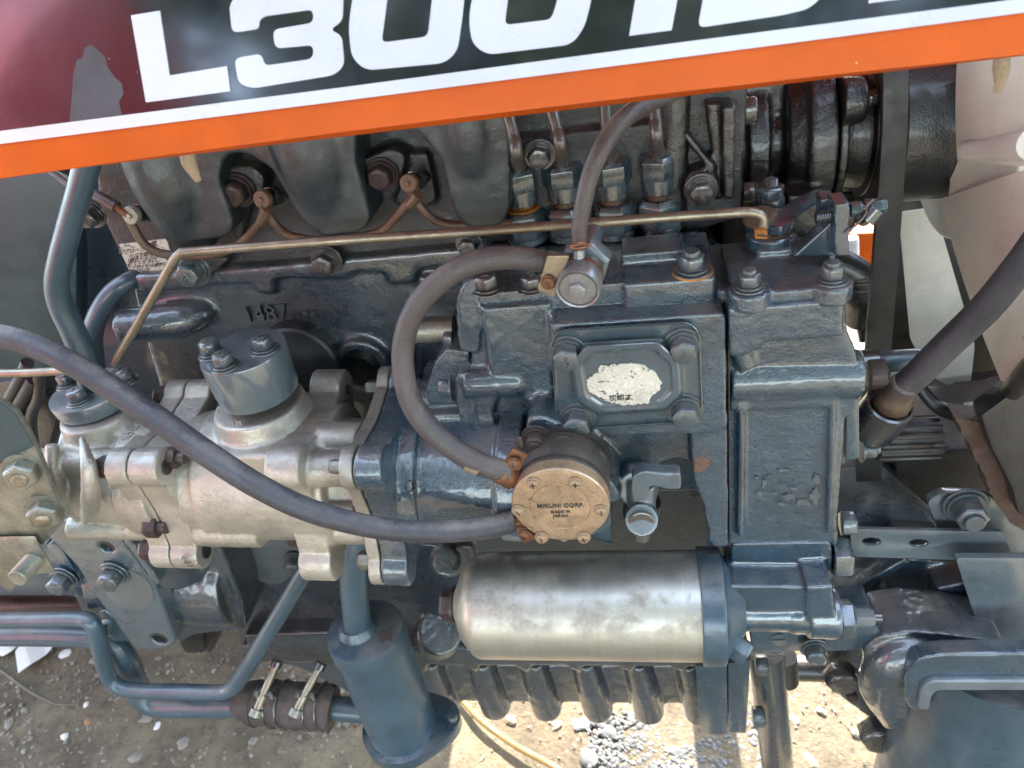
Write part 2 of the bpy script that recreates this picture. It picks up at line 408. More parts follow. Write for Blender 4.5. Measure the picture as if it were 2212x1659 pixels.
def _canister():
    k = N('canister_steel'); sep = k.n('Mapping'); sep.inputs['Scale'].default_value = (260, 8, 8); k.l(k.co, sep.inputs[0])
    st = k.noise(1.0, 5, .6, sep.outputs[0])
    c = k.mix(k.ramp(st, .3, .7), lin(184, 179, 168), lin(190, 186, 176))
    mot = k.mul(k.ramp(k.noise(34, 8, .72), .42, .62), k.ramp(k.up(), -.2, .7))
    c = k.mix(k.mul(mot, .28), c, lin(98, 98, 92))
    sp = k.mul(k.ramp(k.vor(330), .0, .25, 1, 0), k.ramp(k.noise(40, 4), .52, .62)); c = k.mix(k.mul(sp, .6), c, lin(70, 62, 50))
    ye = k.ramp(k.noise(16, 5), .5, .75); c = k.mix(k.mul(ye, .25), c, lin(150, 136, 100))
    k.l(c, k.b.inputs['Base Color']); k.b.inputs['Metallic'].default_value = .85
    k.l(k.mul(k.ramp(k.noise(60, 6), .3, .7, .36, .44), k.mul(mot, .3), 'ADD'), k.b.inputs['Roughness']); k.b.inputs['Anisotropic'].default_value = 0
    k.l(k.bump(k.noise(900, 3), .0002, .5), k.b.inputs['Normal']); return k.m
M_CAN = _canister()
def _navy():
    k = N('navy_panel'); c = k.mix(k.ramp(k.noise(9, 5), .3, .7), lin(10, 15, 22), lin(16, 24, 32))
    sc = k.mul(k.ramp(k.vor(75), .0, .055, 1, 0), k.ramp(k.noise(10, 3), .5, .6)); c = k.mix(sc, c, lin(200, 205, 210))
    k.l(c, k.b.inputs['Base Color']); k.l(k.ramp(k.noise(25, 6), .3, .75, .1, .24), k.b.inputs['Roughness'])
    k.b.inputs['Specular IOR Level'].default_value = .9; k.b.inputs['Coat Weight'].default_value = 1; k.b.inputs['Coat Roughness'].default_value = .08; k.b.inputs['Coat IOR'].default_value = 1.7
    k.l(k.bump(k.noise(30, 3), .0006, .35), k.b.inputs['Normal']); return k.m
M_NAVY = _navy()
M_SCUFF = paint('scuffed_panel', lin(44, 43, 46), .45, .15, .1, .2)
def _ground():
    k = N('dirt'); c = k.mix(k.ramp(k.noise(7, 8, .7), .3, .7), lin(98, 88, 74), lin(146, 133, 110))
    c = k.mix(k.ramp(k.noise(60, 6, .75), .5, .72), c, lin(88, 82, 73)); c = k.mix(k.ramp(k.vor(55), .0, .22, .5, 0), c, lin(186, 180, 168))
    k.l(c, k.b.inputs['Base Color']); k.b.inputs['Roughness'].default_value = .95; k.b.inputs['Specular IOR Level'].default_value = .2
    b = k.bump(k.noise(90, 8, .75), .012, .8); b = k.bump(k.noise(600, 3), .002, .6, b); k.l(b, k.b.inputs['Normal']); return k.m
M_DIRT = _ground()
# ================================================================== ground
GZ = -0.80
def setting(name, g, m):
    o = obj(name, g, m, smooth=False); o['kind'] = 'structure'; return o
def ground():
    n = 90; v, f = [], []
    def ax(i):
        t = (i / n - .5) * 2; return math.copysign(abs(t) ** 3.2 * 60 + abs(t) * .9, t)
    for j in range(n + 1):
        for i in range(n + 1):
            x, y = ax(i) - .1, ax(j) + .15
            h = (noise.noise(Vector((x * 3, y * 3, 0))) * .012 + noise.noise(Vector((x * 11, y * 11, 3))) * .006) * (1 if abs(x) < 3 and abs(y) < 3 else 0)
            v.append(Vector((x, y, GZ + h)))
    for j in range(n):
        for i in range(n):
            a = j * (n + 1) + i; f.append((a, a + 1, a + n + 2, a + n + 1))
    o = setting('ground', (v, f), M_DIRT); o.data.shade_smooth(); return o
ground()
def pebble(r, flat=.7):
    bm = bmesh.new(); bmesh.ops.create_icosphere(bm, subdivisions=2 if r > .004 else 1, radius=1); s = random.random() * 99
    for q in bm.verts: q.co *= 1 + .45 * noise.noise(q.co * 1.3 + Vector((s, 0, 0)))
    M = Matrix.Rotation(random.uniform(0, 6), 3, 'Z') @ Matrix.Diagonal((r * random.uniform(.8, 1.4), r * random.uniform(.7, 1), r * flat * random.uniform(.7, 1)))
    g = [M @ q.co for q in bm.verts], [tuple(a.index for a in q.verts) for q in bm.faces]; bm.free(); return g
def at(g, p): return [q + Vector(p) for q in g[0]], g[1]
def groundpt(x, y): return PZ(x, y, GZ)
lib = {k: [pebble(r) for _ in range(14)] for k, r in (('s', .0022), ('m', .0042))}
def gravel(n, x0, x1, y0, y1, kinds):
    o = []
    for _ in range(n):
        x, y = random.uniform(x0, x1), random.uniform(y0, y1)
        if noise.noise(Vector((x * 9, y * 9, 5))) < random.uniform(-.6, .3): continue
        p = groundpt(x, y); p.z += random.uniform(-.001, .003); o.append(at(random.choice(lib[random.choice(kinds)]), p))
    return join(*o)
M_TAN = paint('sand_stone', lin(158, 146, 122), .85, .3, .3, .0)
for args, m, lab in (((1500, -60, 820, 1380, 1700, 'ssm'), M_STONE, 'fine tan gravel scattered over the shaded dirt'), ((420, 900, 2050, 1420, 1700, 'ss'), M_TAN, 'sparse sandy gravel on the sunlit ground'), ((2400, 1270, 1640, 1540, 1700, 'mms'), M_GREYST, 'grey gravel heaped under the oil pan')):
    o = obj('gravel', gravel(*args), m, smooth=True); o['kind'] = 'stuff'; o['label'] = lab; o['category'] = 'gravel'
SD, SG, SS = 'pale pebbles in the shaded dirt', 'grey stones under the oil pan', 'pebbles on the sunlit ground'
for (x, y), r, m, grp, lab in [
    (CH(425, 920), 13, M_PAPER, SD, 'white rounded pebble just right of the torn white paper scrap'), (CH(610, 960), 11, M_STONE, SD, 'pale pebble left of the downward bend of the thin blue pipe'), (CH(1030, 950), 12, M_STONE, SD, 'tan pebble in the dirt right below the slanted mounting plate'),
    (CH(950, 1340), 19, M_STONE, SD, 'largest flat grey pebble below the two bent blue pipes'), (CH(1020, 1395), 14, M_PAPER, SD, 'white pebble below right of the largest flat grey pebble'), (CH(560, 1250), 9, M_PAPER, SD, 'small white pebble at the tip of the curved twig'),
    (CH(420, 1455), 12, M_PAPER, SD, 'white pebble below left of the brown dead leaf'), (CH(880, 1595), 20, M_STONE, SD, 'long slanted pale pebble near the bottom edge of the photo'), (CH(1640, 1490), 14, M_STONE, SD, 'tan oval pebble in the dirt below the rubber sleeve'),
    (CH(160, 1290), 10, M_STONE, SD, 'pale pebble below the middle of the curved twig'), (CH(1190, 1500), 17, M_STONE, SD, 'pale clod like stone in the dirt halfway below the thick blue pipe'), (CH(60, 1370), 14, M_STONE, SD, 'pale pebble by the left edge below the twig'),
    (CI(1560, 1370), 17, M_PAPER, SG, 'white stone on the border of sun and shade under the oil pan ribs'), (CI(1740, 1430), 20, M_GREYST, SG, 'big grey stone on the shaded gravel under the third oil pan rib'), (CI(1600, 1600), 20, M_GREYST, SG, 'big grey stone in the gravel at the bottom edge of the photo'),
    (CI(2160, 1560), 19, M_GREYST, SG, 'pale grey stone left of the oil pan end flange at the bottom edge'), (CI(2060, 1470), 13, M_GREYST, SG, 'small grey stone below the fourth oil pan rib'), (CI(1400, 1380), 11, M_TAN, SG, 'small cream stone lying in the sun under the second oil pan rib'),
    (CJ(50, 1420), 13, M_GREYST, SG, 'grey stone close under the left edge of the oil pan end flange'), (CJ(715, 1350), 12, M_TAN, SS, 'pale pebble on sunlit ground just right of the dark hanging bar'), (CJ(830, 1610), 14, M_TAN, SS, 'pale pebble on sunlit ground at the bottom edge right of the bar'),
    (CJ(1120, 1430), 10, M_TAN, SS, 'pale pebble on sunlit ground left of the big upright tube'), (CJ(900, 1290), 9, M_TAN, SS, 'small pale pebble on sunlit ground below the rounded axle flange'), (CI(1100, 1350), 10, M_TAN, SS, 'small pale pebble on sunlit ground right of the yellow strap')]:
    p = groundpt(x, y); tag(obj('pebble', at(pebble(mp(r, p), .55), p), m), lab, 'pebble', grp)
p = groundpt(*CH(570, 1360)); tag(obj('dead_leaf', at(pebble(mp(13, p), .3), p), M_LEAF), 'small brown dead leaf lying in the shaded dirt', 'leaf')
def lying(name, poly, h, m, label, cat):
    pts = [groundpt(*q) + Vector((0, 0, .012 + .004 * (i % 2))) for i, q in enumerate(poly)]
    return tag(obj(name, ext(pts, (0, 0, h)), m, smooth=False), label, cat)
lying('paper_scrap', [CH(120, 930), CH(180, 870), CH(300, 850), CH(410, 855), CH(320, 950), CH(230, 1020), CH(140, 1070)], .0008, M_PAPER, 'white torn paper scrap lying on the dirt under the blue tubes', 'paper')
lying('paper_scrap', [CH(-60, 940), CH(30, 860), CH(170, 860), CH(110, 930), CH(40, 960)], .0008, M_PAPER, 'cream torn paper scrap at the left edge beside the white scrap', 'paper')
tag(obj('twig', tube([groundpt(*q) + Vector((0, 0, .006)) for q in (CH(-60, 980), CH(60, 1070), CH(180, 1160), CH(300, 1230), CH(400, 1262), CH(530, 1258))], [.0035, .003, .003, .0025, .002, .001], 8), M_TWIG), 'thin curved dry twig lying on the shaded dirt', 'twig')
tag(obj('straw_strap', tube([groundpt(*q) + Vector((0, 0, .012)) for q in (CI(700, 1180), CI(780, 1240), CI(900, 1370), CI(1040, 1480), CI(1180, 1570), CI(1330, 1650), CI(1480, 1740))], [.004, .004, .005, .0045, .005, .005, .005], 10), M_STRAW), 'yellow strap of straw lying on the sunlit ground', 'strap')

# ================================================================== hood
HK = .42; HB = P(1106, 253, -.09); HN = Vector((0, -1, HK)).normalized(); HV = Vector((0, HK, 1)).normalized()
def Hp(x, y, off=0.0):
    r = ray(x, y); o = HB + HN * off; return CAM + r * ((o - CAM).dot(HN) / r.dot(HN))
def hsheet(poly, off, t=.0004): return ext([Hp(x, y, off) for x, y in poly], -HN * t)
hood = thing('tractor_hood', 'glossy orange hood with a navy side panel and large white characters', 'hood', HB)
low = [(-200, 411), (0, 386), (370, 334), (737, 286), (1106, 241), (1474, 198), (1843, 157), (2212, 118), (2420, 96)]
pl = [Hp(*q) for q in low]; tp = [q + HV * (.30 - q.z + HB.z) for q in (pl[-1], pl[0])]
obj('side_panel', ext(pl + tp, -HN * .0016), M_ORANGE, hood, bev=.0005)
fl = [q - HN * .0016 + HV * .0012 for q in pl]; obj('bottom_flange', ext(fl + [q - HN * .014 + HV * .001 for q in reversed(fl)], HV * .0015), M_ORANGE, hood)
zt = max(q.z for q in tp) + .0; yt = tp[0].y
top = [(yt, zt - .004), (yt + .03, zt + .03), (yt + .10, zt + .05), (.38, zt + .05), (.45, zt + .03), (.48, zt)]
prof = top + [(.56, zt - .26), (.555, zt - .26)] + [(a + (-.004 if a > .2 else .004), b - .004) for a, b in reversed(top)]
obj('top_panel', ext([(-.62, a, b) for a, b in prof], (1.25, 0, 0)), M_ORANGE, hood)
wt = [(-200, 308), (0, 283), (737, 189), (1474, 91), (2212, -4), (2420, -31)]; wb = [(-200, 337), (0, 311), (737, 218), (1474, 123.5), (2212, 27), (2420, 0)]
obj('white_stripe', hsheet(wt + wb[::-1], .0008), M_WHITE, hood, smooth=False)
obj('navy_decal', hsheet([(q[0], q[1] + 1) for q in wt] + [(2420, -260), (-200, -260)], .0004, .0003), M_NAVY, hood, smooth=False)
def letter(outer, holes=()):
    return obj('letter', ext([Hp(x, y, .0009) for x, y in outer], -HN * .0004, [[Hp(x, y, .0009) for x, y in h] for h in holes]), M_WHITE, hood, smooth=False)
letter([(282.7, 33.3), (345, 23), (366, 163), (490, 143), (497, 197), (315, 221)])
letter(rnd([(501, 71), (495, 10), (515, -16), (715, -45), (742, -25), (740, 45), (712, 64), (738, 76), (744, 140), (722, 162), (545, 191), (515, 180), (506, 126), (565, 116), (571, 142), (676, 127), (677, 97), (594, 105), (589, 64), (677, 49), (676, 20), (571, 35), (560, 44), (559, 62)], 15))
letter(rnd([(770, -60), (752, 60), (760, 125), (790, 152), (960, 136), (988, 110), (1000, 30), (1008, -70), (980, -105), (800, -95)], 30), [rnd([(843, -50), (836, 0), (824, 92), (924, 79), (933, 0), (938, -60)], 14)])
letter(rnd([(1030, -60), (1012, 40), (1020, 95), (1052, 118), (1235, 96), (1262, 60), (1278, 0), (1290, -90), (1250, -120), (1070, -100)], 30), [rnd([(1104, -60), (1097, 0), (1090, 54), (1191, 42), (1204, 0), (1214, -70)], 14)])
letter([(1388, -100), (1372, 0), (1359, 77), (1451, 65), (1463, 0), (1480, -110)])
letter(rnd([(1535, -120), (1518, 0), (1507, 60), (1688, 33), (1745, 20), (1775, -5), (1800, -90), (1780, -150)], 18), [rnd([(1610, -100), (1600, -15), (1690, -28), (1712, -110)], 12)])
letter([(1890, -120), (1876, 7), (1948, -2), (1962, -130)])
obj('scuff_patch', hsheet([CA(450, 790), CA(465, 640), CA(475, 480), CA(500, 385), CA(530, 380), CA(550, 310), CA(590, 290), CA(640, 330), CA(680, 370), CA(695, 430), CA(740, 500), CA(790, 540), CA(800, 610), CA(770, 660), CA(790, 745)], .00055, .0001), M_SCUFF, hood, smooth=False)
for pts, lab in (([(402, 318, -.072), (409, 350, -.072), (418, 370, -.072), (429, 391, -.072)], 'tan tapered pin hanging under the hood above the manifold'), ([(2164, 105, -.072), (2163, 150, -.072), (2160, 175, -.072), (2153, 200, -.072)], 'tan tapered pin hanging under the hood in front of the fan')):
    g = ptube(pts, [16, 17, 12, 7], n=12); tag(obj('hood_pin', g, M_PIN), lab, 'pin', 'hood pins')

# ================================================================== cylinder block
blk = thing('engine_block', 'dark blue cast iron cylinder block with raised displacement lettering', 'engine block', P(700, 800, .12))
gs = [prism([(283, 606), (600, 582), (1040, 540), (1500, 500), (1600, 640), (1600, 1330), (1560, 1450), (520, 1420), (480, 1150), (380, 980), (347, 846), (300, 690)], .105, .26),
      prism([(280, 598), (600, 572), (1040, 530), (1040, 575), (905, 586), (893, 615), (840, 618), (826, 590), (770, 592), (735, 606), (596, 603), (590, 638), (556, 636), (540, 615), (460, 617), (420, 625), (300, 632)], .096, .12),
      lathe(P(782, 792, .098), 'y', [(0, mp(62, P(782, 792, .1))), (.02, mp(75, P(782, 792, .1)))], 32),
      cyl2(P(262, 706, .085), P(375, 693, .092), mp(40, P(300, 700, .085))), dome(P(375, 693, .092), (1, .3, 0), mp(40, P(300, 700, .085)), .035),
      prism([(500, 1180), (740, 1170), (1020, 1180), (1060, 1440), (880, 1440), (620, 1420), (530, 1360)], .098, .14),
      prism([(905, 600), (1010, 595), (1010, 960), (905, 960)], .1, .14),
      cyl2(P(965, 1213, .07), P(965, 1213, .12), mp(32, P(965, 1213, .07))), cyl2(P(735, 1222, .085), P(735, 1222, .12), mp(20, P(735, 1222, .07))),
      cyl2(P(950, 1365, .085), P(950, 1365, .12), mp(50, P(950, 1365, .08)), 16, mp(70, P(950, 1365, .08)))]
cast('block_casting', gs, M_BLOCK, blk, .0022, 6, .0003, cut=[cyl(P(778, 797, .098) - Vector((0, .05, 0)), 'y', mp(46, P(778, 797, .1)), .085)])
obj('core_plug', lathe(P(778, 797, .122), 'y', [(0, mp(30, P(778, 797, .1))), (.004, mp(44, P(778, 797, .1))), (.02, mp(46, P(778, 797, .1)))], 28), M_DARK, blk)
obj('round_cover', cyl(P(640, 792, .088), 'y', mp(93, P(640, 792, .09)), .02, 48, .002), M_MANI, blk)
q0, q1 = P(523, 690, .104), P(627, 672, .104)
for s, a, b, h in (('1487', CE(1570, 385), CE(1880, 360), 34), ('cc', CE(1925, 375), CE(2085, 362), 27), ('8', CE(2030, 490), CE(2080, 486), 24)):
    a3, b3 = P(*a, .1035), P(*b, .1035); u = (b3 - a3).normalized(); c = (a3 + b3) / 2
    obj('raised_lettering', text(s, c, u, Vector((0, 0, 1)), mp(h * 1.08, c), .005), M_BLOCK, blk, bev=.0004, seg=1)
# lower cover plate with bolts, and the bored boss under it
cov = thing('crankcase_cover', 'pale blue grey bolted side cover behind the thin bent pipe', 'cover plate', P(560, 1210, .09))
obj('plate', prism(rnd([CH(1338, 330), CH(1350, 262), CH(1470, 195), CH(1560, 120), CH(1960, 120), CH(2010, 240), CH(1960, 350), CH(1830, 460), CH(1750, 472), CH(1530, 395), CH(1490, 415), CH(1390, 400)], 14), .088, .1), M_PALE, cov, bev=.001)
for x, y in (CH(1450, 320), CH(1915, 315)): bolt(cov, x, y, .085, '-y', 33, M_BOLT)
bt = thing('bored_boss', 'short blue boss with a central hole beside the side cover', 'boss', P(510, 1283, .075))
obj('sleeve', lathe(P(*CH(1525, 548), .068), 'y', [(.012, mp(7, P(510, 1283, .07))), (0, mp(8, P(510, 1283, .07))), (0, mp(24, P(510, 1283, .07))), (.05, mp(26, P(510, 1283, .07)))], 28), M_PALE, bt)

# ================================================================== cylinder head and manifold
head = thing('cylinder_head', 'dark grey cylinder head along the top of the block under the hood', 'cylinder head', P(700, 480, .11))
cast('head_casting', [prism([(200, 300), (1620, 120), (1600, 470), (1500, 500), (1040, 530), (600, 570), (283, 600), (255, 545), (215, 445)], .106, .28),
     prism(rnd([CA(1400, 1150), CA(1470, 1085), CA(1640, 1075), CA(1720, 1160), CA(1700, 1270), CA(1480, 1370)], 12), .088, .12),
     prism([CA(1480, 1360), CA(1640, 1290), CA(1600, 1400), CA(1560, 1570), CA(1530, 1570)], .094, .12),
     prism(rnd([CB(105, 1040), CB(330, 955), CB(420, 1010), CB(400, 1150), CB(170, 1255)], 12), .088, .12),
     prism(rnd([CB(400, 1000), CB(560, 985), CB(625, 1290), CB(560, 1340), CB(330, 1330), CB(400, 1160)], 10), .098, .12),
     prism([CE(1190, 40), CE(1330, 0), CE(1500, 10), CE(1390, 110), CE(1300, 160), CE(1210, 120)], .092, .12),
     prism(rnd([CB(1080, 900), CB(2100, 780), CB(2100, 1500), CB(1080, 1500)], 8), .1, .12)], M_HEAD, head, .002, 4, .0002)
for x, y, af, m, k in ((517, 410, 48, M_RBOLT, 'seven'), (827, 375, 46, M_RBOLT, 'seven'), (1166, 333, 44, M_DBOLT, 'seven'), (420, 582, 48, M_BOLT, 'four'), (706, 561, 44, M_DBOLT, 'seven'), (1014, 527, 38, M_DBOLT, 'seven'), (200, 462, 40, M_DBOLT, 'seven')):
    bolt(head, x, y, .087 if y < 560 else .093, '-y', af, m, k, roll=random.uniform(-10, 25))
stk = obj('caution_sticker', prism([CA(770, 1585), CA(1080, 1548), CE(1110, 0), CE(1190, 20), CE(1150, 70), CE(960, 118), CE(850, 118), CE(795, 0)], .1045, .106), M_CREAM, head, smooth=False, label='cream caution sticker with small Japanese print and yellowed lower edge')
tx = [('注 意', 'A', 970, 1585, 34), ('○グロープラグ', 'A', 890, 1622, 26), ('イバで締め過', 'E', 930, -8, 26), ('（締付トルク10~15', 'E', 940, 16, 24), ('けてください。', 'E', 935, 40, 24), ('○プライヤは絶対に', 'E', 955, 66, 24), ('ださい。', 'E', 920, 96, 22)]
for s, c, x, y, h in tx:
    x, y = (CA if c == 'A' else CE)(x, y); p = P(x, y, .1043); u = P(x + 40, y - 5, .1043) - p
    obj('print_line', text(s, p, u, P(x + 5, y - 40, .1043) - p, mp(h / 3, p), .0003, .012), M_INK, stk, smooth=False)
man = thing('intake_manifold', 'dark cast manifold with three rounded runners below the orange hood edge', 'manifold', P(640, 380, .06))
mo = [(262, 250), (1105, 130), (1105, 255), (1101, 455), (1080, 492), (1010, 497), (984, 470), (970, 417), (954, 350), (924, 310), (884, 272), (840, 258), (790, 262), (768, 290), (768, 350), (788, 420), (803, 480), (770, 508), (700, 512), (668, 495), (640, 460), (590, 370), (545, 338), (505, 330), (482, 345), (472, 390), (505, 480), (500, 505), (470, 518), (385, 522), (345, 508), (300, 430), (270, 350)]
cast('manifold_casting', [prism(rnd(mo, 14, 3), .068, .12)] + [ptube([(a, b, .082), (c, d, .082), (e, f_, .092), (g_, h_, .104)], [r, r, r * .85, r * .6], n=20) for a, b, c, d, e, f_, g_, h_, r in
     ((340, 310, 372, 390, 410, 470, 430, 500, 84), (650, 250, 680, 330, 715, 420, 738, 480, 88), (1000, 200, 1020, 300, 1035, 400, 1045, 460, 66))], M_MANI, man, .002, 9, .0004)

# glow plugs and their bus wire
for (x, y), m, lab in ((CA(840, 1400), M_ZINC, 'steel glow plug terminal at the left end of the rusty wire'), (CA(1690, 1295), M_WIRE, 'rusty glow plug terminal between the first and second manifold runners'), (CB(430, 1190), M_WIRE, 'rusty glow plug terminal between the second and third manifold runners')):
    t = thing('glow_plug', lab, 'glow plug', P(x, y, .08), 'glow plugs along the head'); p = P(x, y, .066); a = Vector((-.12, -1, .22)).normalized(); r = mp(20, p)
    obj('terminal_nut', lathe(p, -a, [(0, r * .9), (.001, r), (.005, r), (.0055, r * .9)], 26), m, t)
    obj('terminal_pin', cyl(p + a * .002, -a, r * .3, .006, 12, .0005), m, t)
    obj('insulator', lathe(p - a * .006, -a, [(0, r * .95), (.004, r * .95), (.004, r * .75), (.008, r * .75)], 20), M_DARK, t)
    obj('plug_body', hexa(p - a * .013, -a, r * 2, .012), M_DBOLT, t); obj('plug_stem', cyl(p - a * .02, -a, r * .7, .025), M_DARK, t)
bw = thing('glow_plug_wire', 'rusty brown wire looping between the three glow plugs', 'wire', P(560, 520, .07))
for pts in ([CA(840, 1420), CA(880, 1500), CA(930, 1575), CA(1010, 1630), CA(1110, 1652), CA(1290, 1655), CA(1480, 1620), CA(1590, 1545), CA(1680, 1450), CA(1720, 1390), CA(1735, 1330)], [CA(1700, 1330), CA(1745, 1400), CA(1800, 1470), CA(1890, 1530), CA(2100, 1560), CB(130, 1530), CB(260, 1495), CB(350, 1410), CB(430, 1310), CB(480, 1250), CB(470, 1200)], [CB(440, 1220), CB(490, 1310), CB(560, 1390), CB(640, 1440), CB(760, 1460), CB(950, 1450), CB(1100, 1450)]):
    obj('wire_run', ptube([(x, y, .072) for x, y in pts], 9.5, n=12), M_WIRE, bw)
for a, b in ((CA(1735, 1350), CA(1690, 1440)), (CB(500, 1260), CB(440, 1330))):
    obj('crimped_eyelet', ptube([(*a, .066), (*b, .068)], [15, 11], smooth=False, n=10), M_WIRE, bw)
fw = thing('feed_wire', 'dark sleeved wire crimped to the first glow plug', 'wire', P(200, 420, .07))
obj('sleeve', ptube([(112, 372, .09), (160, 405, .08), (212, 424, .072), (252, 447, .068)], [8, 9, 12, 13], n=12), M_RBOLT, fw)
obj('lug', ptube([(250, 446, .068), (262, 455, .067), (275, 464, .067)], [9, 6, 8], n=10), M_COPPER, fw)

# ================================================================== top right: bracket, water pump, belt, fan
pipe = thing('coolant_elbow', 'rough black cast coolant housing behind the injector pipes', 'housing', P(1405, 300, .13))
cast('housing_casting', [cyl2(P(1400, 470, .13), P(1400, 120, .13), mp(74, P(1400, 300, .13)), 40), cyl2(P(1450, 470, .10), P(1455, 120, .10), mp(34, P(1400, 300, .13)), 24)], M_DARK, pipe, .002, 4, .0006)
br = thing('alternator_bracket', 'black ribbed cast bracket with a thick bolt right of the injector pipes', 'bracket', P(1530, 330, .1))
cast('bracket_casting', [prism([CC(-10, 720), CC(140, 665), CC(245, 655), CC(340, 640), CC(345, 1290), CC(250, 1300), CC(0, 1330)], .11, .15), prism([CC(150, 670), CC(250, 655), CC(255, 1300), CC(205, 1300), CC(205, 1090), CC(160, 800)], .095, .13),
      prism([CC(0, 840), CC(30, 860), CC(210, 1080), CC(205, 1130), CC(170, 1110), CC(0, 890)], .092, .13), prism([CC(255, 690), CC(345, 680), CC(340, 1290), CC(270, 1300)], .086, .14), lathe(P(*CC(112, 1205), .092), 'y', [(0, mp(36, P(1511, 400, .09))), (.03, mp(42, P(1511, 400, .09)))])], M_DARK, br, .0017, 3, .0004)
bolt(br, *CC(118, 1225), .088, '-y', 46, M_DBOLT, 'seven'); bolt(br, *CC(345, 730), .12, 'x', 52, M_DBOLT, 'plain'); bolt(br, *CC(362, 1250), .12, 'x', 40, M_DBOLT, 'plain')
WP = P(1810, 283, .19); WY, WZ = WP.y, WP.z
def wx(px): return (P(px, 285, .17)).x
def hcyl(x0, x1, r0, r1=None, n=48): return lathe((wx(x0), WY, WZ), 'x', [(0, r0), (wx(x1) - wx(x0), r1 or r0)], n)
wpu = thing('water_pump', 'oily black water pump housing with bolted flanges under the orange hood', 'water pump', (wx(1700), WY, WZ))
cast('pump_casting', [hcyl(1560, 1655, .040), hcyl(1640, 1690, .030), hcyl(1610, 1655, .046), hcyl(1690, 1740, .05, .058), hcyl(1730, 1788, .060),
      boxw(wx(1680), wx(1750), WY - .072, WY, WZ - .055, WZ - .02), boxw(wx(1733), wx(1782), WY - .06, WY + .02, WZ - .075, WZ - .045), boxw(wx(1560), wx(1780), WY - .02, WY + .06, WZ - .09, WZ + .05)], M_DARK, wpu, .002, 3, .0004)
cast('flange', [hcyl(1790, 1808, .060), lathe((wx(1790), WY - .045, WZ + .035), 'x', [(0, .017), (wx(1838) - wx(1790), .015)]), lathe((wx(1790), WY - .045, WZ - .048), 'x', [(0, .017), (wx(1838) - wx(1790), .015)])], M_DARK, wpu, .0016, 3, .0005)
bolt(wpu, Vector((wx(1836), WY - .047, WZ + .036)), 0, 0, 'x', 32, M_DBOLT, 'seven'); bolt(wpu, Vector((wx(1828), WY - .047, WZ - .049)), 0, 0, 'x', 40, M_DBOLT, 'seven')
pul = thing('fan_pulley', 'dark round pulley with a bulging hub between water pump and fan', 'pulley', (wx(1850), WY, WZ))
obj('hub', lathe((wx(1806), WY, WZ), 'x', [(0, .038), (.012, .043), (.02, .044), (wx(1872) - wx(1806), .050), (wx(1892) - wx(1806), .054)], 48), M_DARK, pul)
obj('sheave', lathe((wx(1874), WY, WZ), 'x', [(0, .05), (0, .072), (.002, .074), (.006, .064), (.011, .074), (.013, .072), (.013, .04)], 64), M_DARK, pul)
fan = thing('cooling_fan', 'dusty cream plastic cooling fan at the right behind the rubber cable', 'fan', (wx(2100), WY, WZ))
obj('spacer', lathe((wx(1912), WY, WZ), 'x', [(0, .055), (.004, .058), (wx(2080) - wx(1912), .058), (wx(2082) - wx(1912), .05)], 56), M_DARK, fan)
def patch(c, n=14, th=.0028, bulge=.0):      # four (x, y, Y) corners: a smooth blade with thickness
    a, b, c_, d = [P(*q) for q in c]; v, f = [], []
    nr = (b - a).cross(d - a).normalized()
    if nr.y > 0: nr = -nr
    for s in (0, 1):
        for j in range(n + 1):
            for i in range(n + 1):
                u, w_ = i / n, j / n; p = a * (1 - u) * (1 - w_) + b * u * (1 - w_) + c_ * u * w_ + d * (1 - u) * w_
                p = p + nr * (bulge * math.sin(math.pi * u) + bulge * .6 * math.sin(math.pi * w_ * .9)); v.append(p - nr * th * s)
    m = (n + 1) ** 2
    for j in range(n):
        for i in range(n):
            k = j * (n + 1) + i; f.append((k, k + 1, k + n + 2, k + n + 1)); f.append((k + m, k + m + n + 1, k + m + n + 2, k + m + 1))
    for i in range(n):
        for k0, st in ((0, 1), (n * (n + 1), 1), (0, n + 1), (n, n + 1)):
            k = k0 + i * st; f.append((k, k + st, k + st + m, k + m))
    return v, f
obj('blade', patch([(2072, 60, .13), (2290, 40, .06), (2330, 360, .03), (2070, 345, .12)], bulge=.004), M_FAN, fan)
obj('blade', patch([(2030, 430, .15), (2330, 330, .03), (2330, 720, .02), (2178, 852, .05)], bulge=.006), M_FAN, fan)
g = prism(rnd([(1942, 460), (2020, 450), (2106, 745), (2096, 838), (2070, 846), (2010, 812), (1968, 735)], 10), .26, .263)
obj('blade', g, M_FAN, fan, bev=.001)
obj('rib', ptube([(2086, 325, .108), (2150, 320, .085), (2230, 312, .05)], [20, 26, 34], n=20), M_FAN, fan)
cast('centre', [hcyl(2075, 2100, .09), patch([(2075, 130, .14), (2200, 100, .1), (2200, 420, .08), (2040, 465, .14)], th=.01)], M_FAN, fan, .0022, 4)
belt = thing('fan_belt', 'worn black V-belt running down from the fan pulley', 'belt', P(1920, 480, .12))
def band(pts, w_, t=.006):                   # flat strap: (x, y, Y) centre line, width in px along X
    q = [P(*p) for p in pts]; L = [p - Vector((mp(w_ / 2, p), 0, 0)) for p in q]; Rr = [p + Vector((mp(w_ / 2, p), 0, 0)) for p in q]
    f = Vector((0, t, 0)); n = len(q); v = L + Rr + [p + f for p in L] + [p + f for p in Rr]; fs = []
    for i in range(n - 1):
        fs += [(i, n + i, n + i + 1, i + 1), (2 * n + i, 2 * n + i + 1, 3 * n + i + 1, 3 * n + i), (i, i + 1, 2 * n + i + 1, 2 * n + i), (n + i, 3 * n + i, 3 * n + i + 1, n + i + 1)]
    fs += [(0, 2 * n, 3 * n, n), (n - 1, 2 * n - 1, 4 * n - 1, 3 * n - 1)]
    return v, fs
